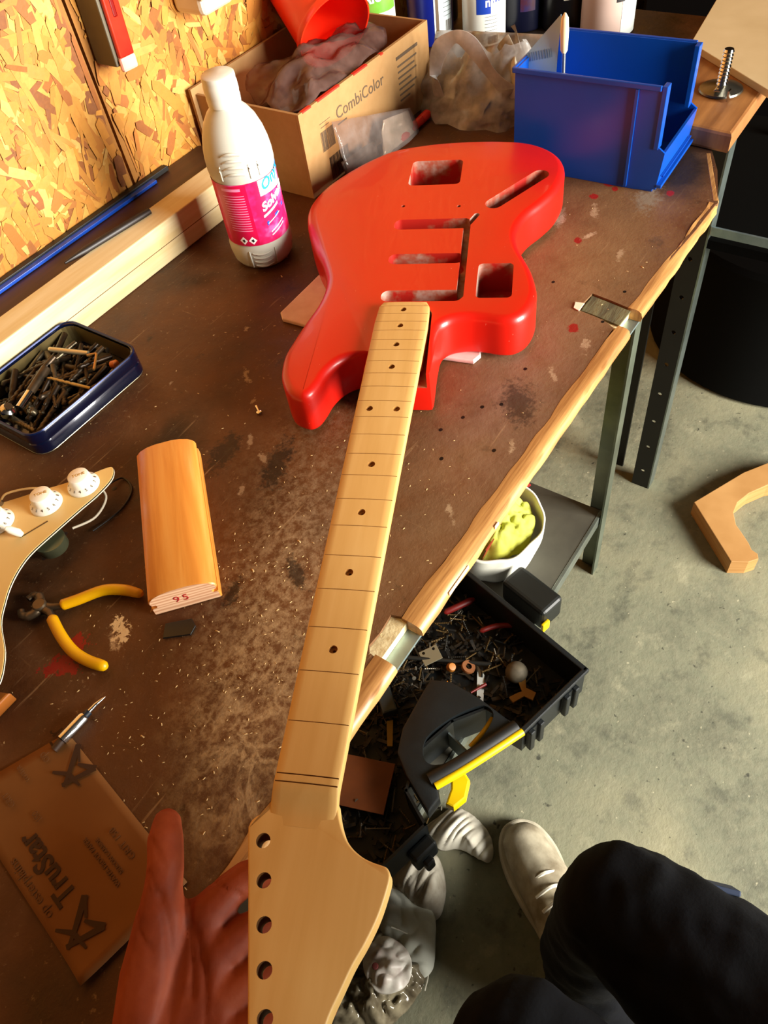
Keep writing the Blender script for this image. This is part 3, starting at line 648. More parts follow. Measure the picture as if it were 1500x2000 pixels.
obj('barrel', sweep([(-.055, 0, 0), (-.04, 0, 0), (.006, 0, 0)], [.0045, .006, .006], 12), M('marker_red', '#d81f12', .4), rp); obj('pen_cap', sweep([(.0062, 0, 0), (.024, 0, 0), (.028, 0, 0)], [.0063, .0063, .004], 12), M('marker_cap', '#ee2a1a', .35), rp)

# ------------------------------------------------------------------ grey carrier bag
gb2 = thing('grey_carrier_bag', 'slumped translucent grey plastic bag with handle loops beside the blue bin', 'bag', (.958, .562, BZ))
gf = film('grey_film', '#cfc8c0', '#cfc9c2', .40, .2); gf2 = film('grey_film_band', '#d4cfc8', '#dcd8d2', .75, .25)
def bagbody():
    vs = []; fs = []; n, m = 26, 16
    for j in range(m+1):
        h = j/m
        for i in range(n+1):
            a = PI*(.62+1.2*i/n)
            rx, ry = .050-.030*h, .084-.020*h*h
            k = 1+.22*nz(a*2, h*3, 1.6, 3)+.25*abs(nz(a*3, h*1.5, 2.2, 7))-.12*abs(nz(a*7-h*3, h*2, 1.6, 2))
            x = rx*math.cos(a)*k+.03*h; y = ry*math.sin(a)*k; z = .001+.078*h*(1+.45*nz(i*.16, 4, 1.9, 6))
            vs.append((x, y, max(z, .001)))
    for j in range(m):
        for i in range(n): k = j*(n+1)+i; fs.append((k, k+1, k+n+2, k+n+1))
    me = mesh(vs, fs); me.shade_smooth(); return me
obj('bag_body', bagbody(), gf, gb2)
obj('bag_back', quadsheet((.03, .085, .0), (.03, -.10, .0), (.055, -.10, .088), (.055, .085, .075), 28, 20, .022, 30, 6), gf, gb2)
lp = spline([(-.022, .018, .002), (-.022, .036, .012), (-.021, .046, .045), (-.020, .040, .078), (-.019, .024, .095), (-.019, .008, .101), (-.018, -.012, .091), (-.016, -.034, .064), (-.012, -.058, .042), (-.004, -.08, .028)], 6)
obj('handle_loop', sweep(lp, [.0100+.002*math.sin(k*.4) for k in range(len(lp))], 10, sx=.12, sy=1), gf2, gb2)
lp = spline([(.03, -.03, .082), (.02, -.05, .062), (0, -.065, .05), (-.012, -.083, .032), (-.02, -.095, .008)], 6)
obj('bag_fold', sweep(lp, [.015]*len(lp), 8, sx=.4, sy=1), film('grey_film_fold', '#c0b09a', '#cfc1a8', .65, .35), gb2)
obj('cardboard_scrap', xf(box(-.018, .018, -.001, .001, -.014, .014), Matrix.Translation((.012, .045, .022)) @ Matrix.Rotation(.5, 4, 'Y')), M('scrap_tan', '#b99468', .8), gb2)

# ------------------------------------------------------------------ spray cans at the back
black = M('black_plastic', '#14130f', .4)
def can(name, label, x, y, r, h, col, z0=BZ, cat='spray can', capcol='#111111', rough=.3):
    c_ = thing(name, label, cat, (x, y, z0+.0003))
    obj('can_body', lathe([(.0, .001), (r*.92, .0), (r*.97, .001), (r, .004), (r, h*.78), (r*.95, h*.82), (r*.62, h*.87), (r*.55, h*.875)], 40), M(name+'_paint', col, rough, c2=col, scale=4), c_)
    obj('valve_cap', lathe([(r*.56, h*.87), (r*.6, h*.875), (r*.6, h*.99), (r*.5, h), (.0, h)], 24), M(name+'_cap', capcol, .4), c_)
    return c_
dir0 = 226
c1 = can('blue_spray_can', 'navy blue spray can with a white label standing by the box corner', 1.155, .752, .036, .19, '#0c1a6e')
l1 = obj('label', patch(.0363, math.radians(222), math.radians(278), .013, .13), M('can_label_white', '#d4e0e2', .4), c1)
obj('barcode', xf(bars(.013, .016, 10), frame((0, 0, 0), (1, 0, 0), (0, 1, 0))), ink, l1)
def wrapmesh(o, R, a0, z0):
    for v in o.data.vertices: a = math.radians(a0)+v.co.x/R; v.co = (R*math.cos(a), R*math.sin(a), z0+v.co.y)
wrapmesh(l1.children[0], .0365, 252, .018)
for k in range(5): on(.0365, 246, 274,   .040+.006*k, .0407+.006*k, bpr, 'print_line', l1)
on(.0365, 226, 234, .022, .12, ink, 'side_text', l1)
c2_ = can('white_spray_can', 'white spray can lettered nitro between the navy cans', 1.178, .668, .0335, .19, '#dcdcd2')
l2 = obj('label', patch(.0337, math.radians(190), math.radians(268), .060, .15), M('nitro_blue', '#173a9e', .4), c2_)
on(.0337, 190, 228, .046, .0605, MATS['nitro_blue'], 'blue_corner', l2)
text('can_text', 'nitro', .017, wpr, l2, None, None, None, wrap=(.0339, math.radians(213), .056, .05), bold=.0005)
for k in range(6): on(.0338, 212, 246, .018+.0048*k, .0185+.0048*k, bpr, 'print_line', l2)
bb = obj('barcode', bars(.016, .011, 10, 3), bpr, l2); wrapmesh(bb, .0338, 220, .004)
c3 = can('dark_spray_can', 'dark navy spray can with blue and red print behind the white nitro can', 1.245, .635, .034, .2, '#0b0d22')
on(.0343, 200, 240, .03, .15, M('dark_blue_print', '#1a2358', .4, c2='#401a2a', scale=60), 'print_panel', c3)
c4 = can('black_spray_can', 'black spray can with a cream label behind the light blue card', 1.262, .574, .034, .2, '#0d0c10')
l4 = on(.0343, 205, 265, .045, .15, M('cream_label', '#cfc8b2', .5), 'label', c4); on(.0345, 214, 220, .06, .14, ink, 'side_text', l4)
c5 = can('pink_white_spray_can', 'pinkish white striped spray can behind the blue bin', 1.262, .500, .040, .2, '#cbb0a2')
on(.0403, 232, 285, .002, .15, M('pale_stripes', '#d2d8d2', .4, c2='#b8bdb8', scale=12, stretch=(.3, .3, 5)), 'striped_panel', c5); on(.0404, 218, 236, .05, .12, bpr, 'black_square', c5)
c6 = can('green_label_bottle', 'white bottle with a green alcool label just behind the red cup', 1.035, .772, .031, .2, '#e6e6da', cat='bottle')
on(.0312, 170, 290, .085, .16, M('green_label', '#5fa82a', .4, c2='#86c048', scale=30), 'label', c6)
text('label_text', 'Alcool', .022, wpr, c6, None, None, None, wrap=(.0315, math.radians(185), .098, .1), bold=.0006)
c7 = can('tall_dark_bottle', 'tall dark bottle in the shade between the green label and the navy spray can', 1.228, .780, .03, .22, '#0a0907', cat='bottle')

# ------------------------------------------------------------------ blue bin
bn = thing('blue_storage_bin', 'blue open-front plastic storage bin standing on the bench corner', 'bin', (.905, .355, BZ+.0003), rotz=math.radians(2.5))
bp = M('blue_bin_plastic', '#0747a6', .32, c2='#06429c', scale=6, bump=.04, bscale=200)
def bin_mesh():
    W, D0, D1, Hh, th = .0575, -.088, .086, .117, .0028     # half width, front y, back y, height, wall
    ly = -.098                                            # the low front lip leans out
    bm = bmesh.new()
    def b_(a): bm.from_mesh(a)
    for s in (-1, 1):
        x0, x1 = (s*W, s*(W-th)) if s > 0 else (-W, -W+th)
        side = [(D1, 0), (D1, Hh), (D0+.004, Hh), (D0-.001, .053), (ly, .047), (ly+.004, .004), (D0+.018, 0)]
        vs = [(min(x0, x1), y, z) for y, z in side]+[(max(x0, x1), y, z) for y, z in side]; n = len(side)
        b_(mesh(vs, [list(range(n)), list(range(n, 2*n))]+[(i, (i+1) % n, n+(i+1) % n, n+i) for i in range(n)]))
        b_(box(s*(W-.011) if s > 0 else -W-.001, W+.001 if s > 0 else -W+.011, D0-.002, D0+.0035, .05, Hh+.0005, .0006))   # front flange
    b_(box(-W+.001, W-.001, D1-th, D1, 0, Hh)); b_(box(-W+.001, W-.001, ly+.008, D1-.001, 0, th))
    lip = [(-.001, .047), (ly+.003, .006)]
    b_(mesh([(-W+.001, ly, .047), (W-.001, ly, .047), (W-.001, ly+.004, .003), (-W+.001, ly+.004, .003), (-W+.001, ly+.003, .047), (W-.001, ly+.003, .047), (W-.001, ly+.007, .003), (-W+.001, ly+.007, .003)], [(0, 1, 2, 3), (4, 5, 6, 7), (0, 1, 5, 4), (3, 2, 6, 7)]))
    me = bpy.data.meshes.new('mesh'); bm.to_mesh(me); bm.free(); return me
obj('bin_shell', bin_mesh(), bp, bn)
obj('rim', join(box(-.0605, -.0570, -.084, .0885, .1125, .1185, .001), box(.0570, .0605, -.084, .0885, .1125, .1185, .001), box(-.06, .06, .0855, .0892, .1125, .1185, .001)), bp, bn)
obj('side_rib', box(-.0595, -.0570, -.060, -.056, .002, .112, .0005), bp, bn); obj('lip_ledge', box(-.058, .058, -.1005, -.094, .006, .010, .0008), bp, bn)
obj('label_slot', box(-.05, .05, -.099, -.0965, .016, .0175), bp, bn)
lc = thing('light_blue_card', 'light blue printed card standing in the back corner of the blue bin', 'card', (.866, .4230, BZ+.0090), rot=(0, math.radians(5), 0))
cme = prism([(-.021, 0), (.021, 0), (.021, .106), (.0165, .113), (-.021, .155), (-.0215, .152)], -.0004, .0004); xf(cme, frame((0, 0, 0), (0, 1, 0), (0, 0, 1)))
obj('card_sheet', cme, M('pale_blue_card', '#a8cfe2', .45, c2='#9cc4da', scale=10), lc)
obj('printed_row', xf(bars(.030, .009, 9, 6), frame((-.0008, .014, .104), (0, -1, .28), (0, .28, 1))), M('print_blue', '#6f94b4', .5), lc)
st = thing('swab_stick', 'metal stick with a cream padded head standing in the blue bin', 'stick', (.872, .388, BZ+.0034), rot=(math.radians(-3), math.radians(2), 0))
obj('shaft', sweep([(0, 0, 0), (0, 0, .13)], .0022, 10), M('steel', '#b8bcc0', .25, .9), st); obj('padded_head', sweep([(0, 0, .122), (0, 0, .126), (0, 0, .145), (0, 0, .158), (0, 0, .163)], [.002, .0042, .0050, .0042, .001], 12, sy=.8), M('cream_felt', '#efdcae', .7), st)

# ------------------------------------------------------------------ second board, bolt, panel at the far right
rb = tag(obj('pine_board', prism([(.963, .2125), (1.62, .2205), (1.62, .36), (1.15, .345), (.990, .335), (.972, .30)], BZ+.0004, BZ+.0255, .004), M('pine', '#a9743f', .5, c2='#7f5028', scale=7, stretch=(1, 9, 1), bump=.08)), 'thick brown wooden board lying on the far bench corner', 'board')
bo = thing('threaded_bolt', 'chrome threaded bolt standing in a round steel washer on the wooden board', 'bolt', (1.066, .262, BZ+.0258))
chrome = M('chrome', '#cfd0cc', .12, 1.0)
obj('washer_plate', lathe([(.0, .0), (.026, .0), (.027, .001), (.026, .003), (.012, .0065), (.0, .0065)], 36), M('brushed_steel', '#8a8678', .3, .9, c2='#6a665a', scale=30), bo)
th_ = []
for k in range(10): th_ += [(.0055, .006+k*.0042), (.0068, .008+k*.0042)]
obj('threaded_rod', lathe([(.0, .006)]+th_+[(.0055, .0485), (.0, .0485)], 20), chrome, bo)
obj('wing', box(-.022, -.004, -.005, .003, .0062, .0085, .0008), chrome, bo); obj('tab', xf(box(-.004, .004, -.001, .001, -.0125, 0), Matrix.Translation((-.028, -.018, .014))), chrome, bo)
bgp = tag(obj('mdf_panel', prism([(1.060, .200), (1.169, .340), (1.32, .358), (1.62, .358), (1.62, .20), (1.2, .17)], BZ+.0258, BZ+.0345, .0008), M('beige_mdf', '#c2ab80', .75, c2='#b69e72', scale=9)), 'plain beige sheet lying on the brown board at the far right', 'sheet')

# ------------------------------------------------------------------ rack beside the bench
rk = thing('steel_rack', 'dark punched steel shelving rack standing behind the bench end', 'rack', (1.15, .255, 0))
rdm = M('dark_upright', '#15140f', .5, .3, c2='#0f0e0b', scale=8)
def upright(x, y, s=1):
    bm = bmesh.new(); bm.from_mesh(box(x, x+.0028, y, y+.036, 0, .79)); m0 = bpy.data.meshes.new('mesh'); bm.to_mesh(m0); bm.free()
    return m0
hole = [xf(cyl(0, 0, .0042, -.01, .01, 10), Matrix.Translation((0, .018, .05+.075*k)) @ Matrix.Rotation(PI/2, 4, 'Y')) for k in range(10)]
up = cut(box(-.0014, .0014, 0, .036, 0, .83), [join(*hole)], rdm, black)
obj('upright', up, None, rk); obj('upright_flange', box(-.0014, .030, -.0028, 0, 0, .83), M('bright_edge_steel', '#87928c', .35, .8, c2='#6d7772', scale=20), rk)
u2 = up.copy(); o = obj('upright', u2, None, rk); o.location = (.035, .075, 0); obj('upright_flange', box(.0336, .040, .0722, .075, 0, .83), rdm, rk)
obj('cross_beam', box(-.004, 0, -.62, -.004, .625, .640, .0008), galv, rk)
obj('cross_beam', box(.35, .36, -.7, 0, .60, .64), M('dim_steel', '#1c1e1c', .6, .3), rk)
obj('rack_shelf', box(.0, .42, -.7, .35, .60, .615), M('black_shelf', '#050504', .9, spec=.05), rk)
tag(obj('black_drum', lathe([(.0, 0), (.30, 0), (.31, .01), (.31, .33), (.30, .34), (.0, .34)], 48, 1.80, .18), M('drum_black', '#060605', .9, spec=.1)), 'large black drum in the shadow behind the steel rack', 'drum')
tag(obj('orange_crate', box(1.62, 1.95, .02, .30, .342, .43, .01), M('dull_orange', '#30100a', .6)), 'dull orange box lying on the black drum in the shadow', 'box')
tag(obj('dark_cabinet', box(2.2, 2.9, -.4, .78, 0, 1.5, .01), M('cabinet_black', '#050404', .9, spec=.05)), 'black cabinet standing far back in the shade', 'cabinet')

# ------------------------------------------------------------------ drill bit tin
TX0, TX1, TY0, TY1 = .198, .342, .597, .712
tin = thing('drill_bit_tin', 'navy blue open tin full of drill bits beside the cream plank', 'tin', ((TX0+TX1)/2, (TY0+TY1)/2, BZ+.0003))
a_, b_ = (TX1-TX0)/2, (TY1-TY0)/2
def rr2(a, b, r, n=5):
    p = []
    for cx, cy, a0 in ((a-r, b-r, 0), (-a+r, b-r, PI/2), (-a+r, -b+r, PI), (a-r, -b+r, 3*PI/2)):
        for k in range(n+1): q = a0+PI/2*k/n; p.append((cx+r*math.cos(q), cy+r*math.sin(q)))
    return p
def tinmesh():
    rings = []
    for d, z in ((.004, 0), (.0, .002), (0, .013), (.0008, .014), (.0008, .0155), (.0, .0165), (0, .026), (.0012, .0275), (.0026, .0265), (.0028, .003)):
        rings.append([(x, y, z) for x, y in rr2(a_-d, b_-d, .016)])
    n = len(rings[0]); vs = [p for r in rings for p in r]; fs = [(k*n+i, k*n+(i+1) % n, (k+1)*n+(i+1) % n, (k+1)*n+i) for k in range(len(rings)-1) for i in range(n)]
    fs += [list(range(n)), list(range((len(rings)-1)*n, len(rings)*n))]; me = mesh(vs, fs); autosmooth(me, 40); return me
obj('tin_body', tinmesh(), M('navy_enamel', '#060e2c', .22, .2, c2='#050a20', scale=8, coat=.4), tin)
rim = [(x, y, .0268) for x, y in rr2(a_-.0012, b_-.0012, .015)]
obj('rolled_rim', sweep(rim, .0013, 6, True), M('rim_blue', '#12224f', .25, .5, c2='#0d1a40', scale=6), tin)
obj('bottom_seam', sweep([(x, y, .0015) for x, y in rr2(a_-.0008, b_-.0008, .016)], .0010, 6, True), M('seam_steel', '#9a937a', .35, .7), tin)
obj('inner_wall', mesh([(x, y, z) for z in (.0035, .0245) for x, y in rr2(a_-.0036, b_-.0036, .015)], [(i, (i+1) % 24, 24+(i+1) % 24, 24+i) for i in range(24)]), M('bare_tin', '#a5905c', .35, .7, c2='#7a6840', scale=10), tin)
steels = [M('blued_steel', '#2c241a', .38, .6, c2='#4a3a28', scale=60), M('brown_steel', '#3a2814', .4, .5, c2='#1f150b', scale=70), M('grey_steel', '#6a5f4a', .35, .75, c2='#4a4030', scale=60)]
def bit(L, r, flute=True):
    n = 22; vs = []; fs = []; m = 8
    for i in range(n+1):
        x = -L/2+L*i/n; fl = flute and i < n*.6
        for k in range(m):
            a = 2*PI*k/m; rr_ = r*(1-.45*max(0, math.cos(2*(a-i*1.1)))) if fl else r
            if i == 0: rr_ *= .15
            vs.append((x, rr_*math.cos(a), rr_*math.sin(a)))
    for i in range(n):
        for k in range(m): l = (k+1) % m; fs.append((i*m+k, i*m+l, (i+1)*m+l, (i+1)*m+k))
    fs += [list(range(m)), list(range(n*m, n*m+m))]; me = mesh(vs, fs); autosmooth(me, 60); return me
bits = [bit(L, r) for L, r in ((.056, .0027), (.048, .0022), (.038, .0031), (.062, .0034), (.030, .0040))]
rnd = random.Random(5); k = 0; first = {}
bm_variants = []
for bi, b0 in enumerate(bits):
    for si, sm in enumerate(steels):
        mm = b0.copy(); mm.materials.append(sm); mm['look'] = ('long slim', 'medium slim', 'short', 'long thick', 'stubby')[bi]+' '+('blue-black', 'rusty brown', 'grey')[si]; bm_variants.append(mm)
for k in range(84):
    mv = rnd.choice(bm_variants); o = bpy.data.objects.new('drill_bit', mv); C.objects.link(o)
    a = rnd.gauss(.35, .75); L = max(v.co.x for v in mv.vertices)
    mx, my = a_-.006-abs(math.cos(a))*L, b_-.006-abs(math.sin(a))*L
    o.location = (tin.location.x+rnd.uniform(-mx, mx), tin.location.y+rnd.uniform(-my, my), BZ+.0072+.0125*(k/84)); o.rotation_euler = (rnd.uniform(0, 6), rnd.gauss(0, .12), a)
    tag(o, mv['look']+' drill bit jumbled in the navy tin', 'drill bit', 'drill bits in the navy tin')
o = tag(obj('socket_bit', join(sweep([(0, 0, 0), (.022, 0, 0)], .0042, 14), sweep([(.0215, 0, 0), (.055, 0, 0)], [.0045, .005], 12)), chrome), 'shiny chrome socket bit with a dark shank on top of the drill bits', 'bit'); o.data.materials.append(steels[0])
for p in o.data.polygons:
    if p.center.x > .0222: p.material_index = 1
o.location = (.222, .648, BZ+.0245); o.rotation_euler = (0, -.05, .35)
o = tag(obj('bright_drill_bit', bit(.045, .0028, False), M('bright_steel', '#c3b894', .3, .8)), 'pale bright drill bit lying on top near the far tin corner', 'drill bit'); o.location = (.306, .672, BZ+.0235); o.rotation_euler = (0, .1, -1.15)
o = tag(obj('slim_spiral_bit', bit(.05, .0020), M('bright_steel2', '#a08c5e', .3, .8)), 'slim brassy spiral bit leaning against the near tin wall', 'drill bit'); o.location = (.272, .632, BZ+.0235); o.rotation_euler = (0, .12, -1.3)
o = tag(obj('hex_key', sweep(spline([(0, 0, 0), (.024, 0, 0), (.027, .002, 0), (.027, .010, 0)], 4), .0014, 6), M('brass_key', '#a8783a', .35, .7)), 'small bent brassy hex key in the right end of the tin', 'hex key'); o.location = (.298, .622, BZ+.0245); o.rotation_euler = (0, .05, .75)
o = tag(obj('orange_plug', lathe([(.0, 0), (.004, 0), (.0045, .006), (.0, .010)], 14), M('orange_plug_plastic', '#c4641a', .5)), 'tiny orange plug among the drill bits at the right tin end', 'plug'); o.location = (.316, .618, BZ+.018); o.rotation_euler = (1.3, 0, .4)
o = tag(obj('round_chuck', lathe([(.0, 0), (.006, 0), (.007, .003), (.007, .009), (.004, .011), (.004, .014), (.0, .014)], 18), chrome), 'small round chrome chuck piece at the left of the tin', 'chuck'); o.location = (.205+.006, .655, BZ+.0225); o.rotation_euler = (.5, .3, 0)

# ------------------------------------------------------------------ sanding block
e1 = Vector((.151-.259, .353-.476, 0)); ang = math.atan2(e1.y, e1.x)
blk = thing('sanding_block', 'orange varnished wooden sanding block stamped 95 on its end', 'sanding block', (.202, .420, BZ+.0003), rotz=ang)
hw = .0275
half_p = [(hw, 0), (hw, .0075), (hw-.0008, .0085), (hw-.004, .0088), (hw-.0048, .0105), (hw-.0042, .0122), (hw-.001, .0128), (hw, .0150), (hw-.001, .0185), (hw-.005, .0222), (hw-.012, .0248), (hw-.020, .0260)]
prf = half_p+[(-x, z) for x, z in reversed(half_p)]
LBL = .0825
def ext(prf, L, bev=.001):
    n = len(prf); vs = []; fs = []
    for x, s in ((-L, .965), (-L+.0012, 1), (L-.0012, 1), (L, .965)):
        for y, z in prf: vs.append((x, y*s, .013+(z-.013)*s))
    for k in range(3):
        for i in range(n): j = (i+1) % n; fs.append((k*n+i, k*n+j, (k+1)*n+j, (k+1)*n+i))
    fs += [list(range(n)), list(range(3*n, 4*n))]; me = mesh(vs, fs); autosmooth(me, 30); return me
t = NT('varnished_pine'); co = t.coord((2.5, 30, 30)); n = t.noise(co, 3, 5, .55, .5)
geo = t.add('ShaderNodeTexCoord'); sx = t.add('ShaderNodeSeparateXYZ'); t.link(geo.outputs['Object'], sx.inputs[0])
cc = t.ramp(n, [(.3, '#d07f2c'), (.5, '#e2963e'), (.7, '#ecaa55')]); endf = t.ramp(t.math('ABSOLUTE', sx.outputs[0]), [(LBL-.0009, .0), (LBL-.0003, 1.0)])
t.col(cc); t.b.inputs['Roughness'].default_value = .38; t.b.inputs['Coat Weight'].default_value = .1; pine_v = t.m
obj('block_body', ext(prf, LBL), pine_v, blk)
t = NT('end_grain'); wv = t.add('ShaderNodeTexWave'); wv.inputs['Scale'].default_value = 90; wv.inputs['Distortion'].default_value = 6; wv.bands_direction = 'Z'; co = t.coord((1, .12, 1), (.12, 0, 0)); t.link(co, wv.inputs['Vector'])
t.col(t.ramp(wv.outputs['Color'], [(.2, '#c68f68'), (.8, '#e2b690')])); t.b.inputs['Roughness'].default_value = .8
obj('end_grain_face', mesh([(LBL+.0002, y*.962, .013+(z-.013)*.962) for y, z in prf], [list(range(len(prf)))]), t.m, blk)
text('stamped_number', '95', .0105, M('red_stamp', '#a81c18', .7), blk, (LBL+.0004, -.002, .0095), (0, 1, 0), (0, 0, 1), 'CENTER', spacing=1.35)

# ------------------------------------------------------------------ pickguard
pg = thing('pickguard', 'cream three-ply guitar pickguard with white control knobs', 'pickguard', (.10, .53, BZ))
po = [(.2125, .5035), (.209, .5095), (.187, .523), (.16, .5445), (.144, .5565), (.126, .572), (.10, .602), (.06, .645), (.0, .672), (-.06, .655), (-.085, .60), (-.07, .52), (-.03, .44), (.01, .420), (.035, .435), (.053, .4625), (.067, .4755), (.081, .4855), (.096, .4925), (.112, .496), (.137, .4955), (.162, .4945), (.185, .4932), (.203, .4955)]
pol = [(p.x-.10, p.y-.53) for p in spline([(x, y, 0) for x, y in po], 5, True)]
PZ = .0235
obj('cream_ply', prism(pol, PZ-.0008, PZ, .0003, 1), M('cream_ply', '#e6c684', .35, c2='#dcb86e', scale=8), pg)
obj('black_ply', prism([(x*1.0007, y*1.0007) for x, y in pol], PZ-.0017, PZ-.00082), M('black_ply', '#100d0a', .4), pg)
obj('white_ply', prism([(x*1.002, y*1.002) for x, y in pol], PZ-.0028, PZ-.00172), M('white_ply', '#f3ead0', .4), pg)
knm = M('knob_cream', '#f3ecd8', .35)
def knob(x, y, z, letters, rot):
    k_ = obj('control_knob', lathe([(.0, .0135), (.0085, .0135), (.0091, .0131), (.0104, .0052), (.0110, .0048), (.0138, .0022), (.0142, .0012), (.0142, .0), (.0, .0)], 36), knm, pg); k_.location = (x, y, z)
    o_ = text('knob_text', letters, .0042 if len(letters) < 5 else .0032, M('gold_print', '#b88a3c', .5), k_, (0, -.0015, .0136), (math.cos(rot), math.sin(rot), 0), (-math.sin(rot), math.cos(rot), 0), 'CENTER')
    for q in range(10):
        a = math.radians(140+q*27); R = .0126; zz = .0036
        text('knob_number', str((q % 9)+1), .0034, M('dial_print', '#5a4a34', .6), k_, (R*math.cos(a), R*math.sin(a), zz), (-math.sin(a), math.cos(a), 0), (-math.cos(a)*.66, -math.sin(a)*.66, .75), 'CENTER')
for x, y, s in ((.185, .5115, 'TONE'), (.1535, .5255, 'TONE'), (.118, .5485, 'VOLUME')): knob(x-.10, y-.53, PZ+.0003, s, -.6)
dm = M('screw_hole', '#2a1a14', .6)
for x, y in ((.146, .5085), (.113, .5195), (.119, .5045), (.1645, .5015), (.2055, .5075)):
    obj('screw_hole', lathe([(.0, .0002), (.0022, .0002), (.0025, .0001), (.0025, -.0002)], 14, x-.10, y-.53), dm, pg)
sl = obj('switch_slot', xf(box(-.0125, .0125, -.0005, .0005, -.0002, .0002), Matrix.Translation((.129-.10, .513-.53, PZ+.0001)) @ Matrix.Rotation(math.atan2(-.007, .022), 4, 'Z')), M('slot_dark', '#5a4220', .7), pg)
sw = obj('switch_tip', sweep([(0, 0, 0), (-.001, .002, .003), (-.004, .006, .008), (-.0055, .008, .0105)], [.0022, .0036, .0034, .0018], 12), knm, pg, loc=(.1195-.10, .517-.53, PZ+.0006))
obj('potentiometer', lathe([(.0, -.018), (.0125, -.018), (.0130, -.017), (.0130, -.008), (.0135, -.0075), (.0135, -.007), (.0, -.007)], 30), M('pot_metal', '#7d8262', .35, .6, c2='#62664c', scale=20), pg, loc=(.130-.10, .5005-.53, PZ-.0005))
for x, y in ((.185, .5115), (.155, .53)): obj('potentiometer', lathe([(.0, -.014), (.008, -.014), (.008, -.004), (.0, -.004)], 20), MATS['pot_metal'], pg, loc=(x-.10, y-.53, PZ))
obj('wire', sweep(spline([(.095, -.02, .014), (.090, -.034, .010), (.07, -.040, .008), (.05, -.035, .012)], 8), .0011, 8), M('white_wire', '#d9cdb4', .5), pg)
obj('wire', sweep(spline([(.105, -.02, .006), (.118, -.022, .0015), (.112, -.040, .0013), (.09, -.048, .0013), (.06, -.045, .003)], 8), .0009, 8), M('black_wire', '#120d09', .5), pg)
obj('wire', sweep(spline([(.066, .008, PZ+.001), (.055, .022, PZ+.004), (.042, .033, PZ+.005), (.036, .036, PZ+.0015)], 8), .001, 8), M('cream_wire', '#c9a56a', .5), pg)
obj('solder_lump', lathe([(.0, 0), (.004, 0), (.003, .003), (.0, .004)], 8, .032, .035), M('solder', '#8a7a5c', .3, .8), pg, loc=(0, 0, PZ))

# ------------------------------------------------------------------ pliers
pp = thing('end_nippers', 'small end-cutting pliers with yellow handles lying open on the bench', 'pliers', (.083, .462, BZ))
def L_(pts): return [(x-.083, y-.462, z) for x, y, z in pts]
pst = M('plier_steel', '#6b5a44', .38, .7, c2='#4c3f30', scale=40)
obj('jaw', sweep(spline(L_([(.083, .4625, .0055), (.0865, .4675, .0055), (.0888, .4725, .0055), (.0865, .4765, .0055), (.0815, .4772, .0055)]), 5), [.0042]*6+[.004]*5+[.0035]*5+[.003]*4+[.001], 10, sy=.9), pst, pp)
obj('jaw', sweep(spline(L_([(.083, .4625, .0055), (.0765, .4618, .0055), (.0715, .4645, .0055), (.0695, .470, .0055), (.0725, .4745, .0055)]), 5), [.0042]*6+[.004]*5+[.0035]*5+[.003]*4+[.001], 10, sy=.9), pst, pp)
obj('pivot', lathe([(.0, .0105), (.0048, .0105), (.0058, .0095), (.0058, .0015), (.0, .0015)], 20), pst, pp)
obj('shank', sweep(L_([(.084, .4615, .0055), (.088, .4535, .0055), (.0935, .446, .0055)]), [.0038, .003, .0028], 10), pst, pp); obj('shank', sweep(L_([(.0825, .4615, .0055), (.0830, .4515, .0055), (.0805, .444, .0055)]), [.0038, .0032, .0028], 10), pst, pp)
yl = M('yellow_grip', '#e8b000', .38, c2='#d99f00', scale=20)
pa = spline(L_([(.0925, .4478, .0058), (.1035, .4395, .0058), (.1205, .4275, .0058), (.1295, .4125, .0058), (.1345, .3955, .0058)]), 6); obj('handle', sweep(pa, [.0030]+[.0046]*(len(pa)-6)+[.0044, .0042, .004, .0036, .002], 12), yl, pp)
pa = spline(L_([(.0808, .4462, .0058), (.0735, .4265, .0058), (.0690, .407, .0058), (.0695, .3895, .0058), (.0735, .3725, .0058)]), 6); obj('handle', sweep(pa, [.0030]+[.0046]*(len(pa)-5)+[.0046, .0044, .0038, .002], 12), yl, pp)

# ------------------------------------------------------------------ sandpaper
F = Vector((-.004, .217, BZ+.0006)); el = Vector((.026, .145, 0)).normalized(); ew = Vector((-el.y, el.x, 0)); spa = math.atan2(el.y, el.x)
sp = thing('sandpaper_sheet', 'brown sheet of sandpaper printed TruStar under the thumb', 'sandpaper', F, rotz=spa)
def sheet():
    vs = []; fs = []; n, m = 20, 14
    for j in range(m+1):
        for i in range(n+1):
            a = i/n; b = j/m; u = (-.000+.1475*a)+(.018*b*max(0, a-.5)*2 if True else 0); v = .0775*b+.0*a
            z = .0003+.006*max(0, a-.75)**1.2*(b*1.2)+.003*max(0, .12-a)*8*(b)+.0015*max(0, b-.8)*3
            vs.append((u, v, z))
    for j in range(m):
        for i in range(n): k = j*(n+1)+i; fs.append((k, k+1, k+n+2, k+n+1))
    me = mesh(vs, fs); me = evaluated(me, [('SOLIDIFY', dict(thickness=.0004, offset=-1))]); me.shade_smooth(); return me
obj('paper', sheet(), M('sandpaper_back', '#7e4e18', .8, c2='#6f4414', scale=8), sp)
inkb = M('brown_ink', '#3a2008', .8); pin = M('pale_brown_ink', '#66401a', .8)
TZ = .0013
text('print_text', 'TruStar', .0185, inkb, sp, (.0475, .0525, TZ), (1, 0, 0), (0, 1, 0), bold=.0004)
text('print_text', 'op esterplains', .0088, pin, sp, (.048, .0695, TZ+.0004), (1, 0, 0), (0, 1, 0))
text('print_text', 'WATER PROOF PAPER', .0042, pin, sp, (.031, .0300, TZ), (1, 0, 0), (0, 1, 0), bold=.0001)
text('print_text', 'SILICON CARBIDE', .0038, pin, sp, (.036, .0245, TZ), (1, 0, 0), (0, 1, 0), bold=.0001)
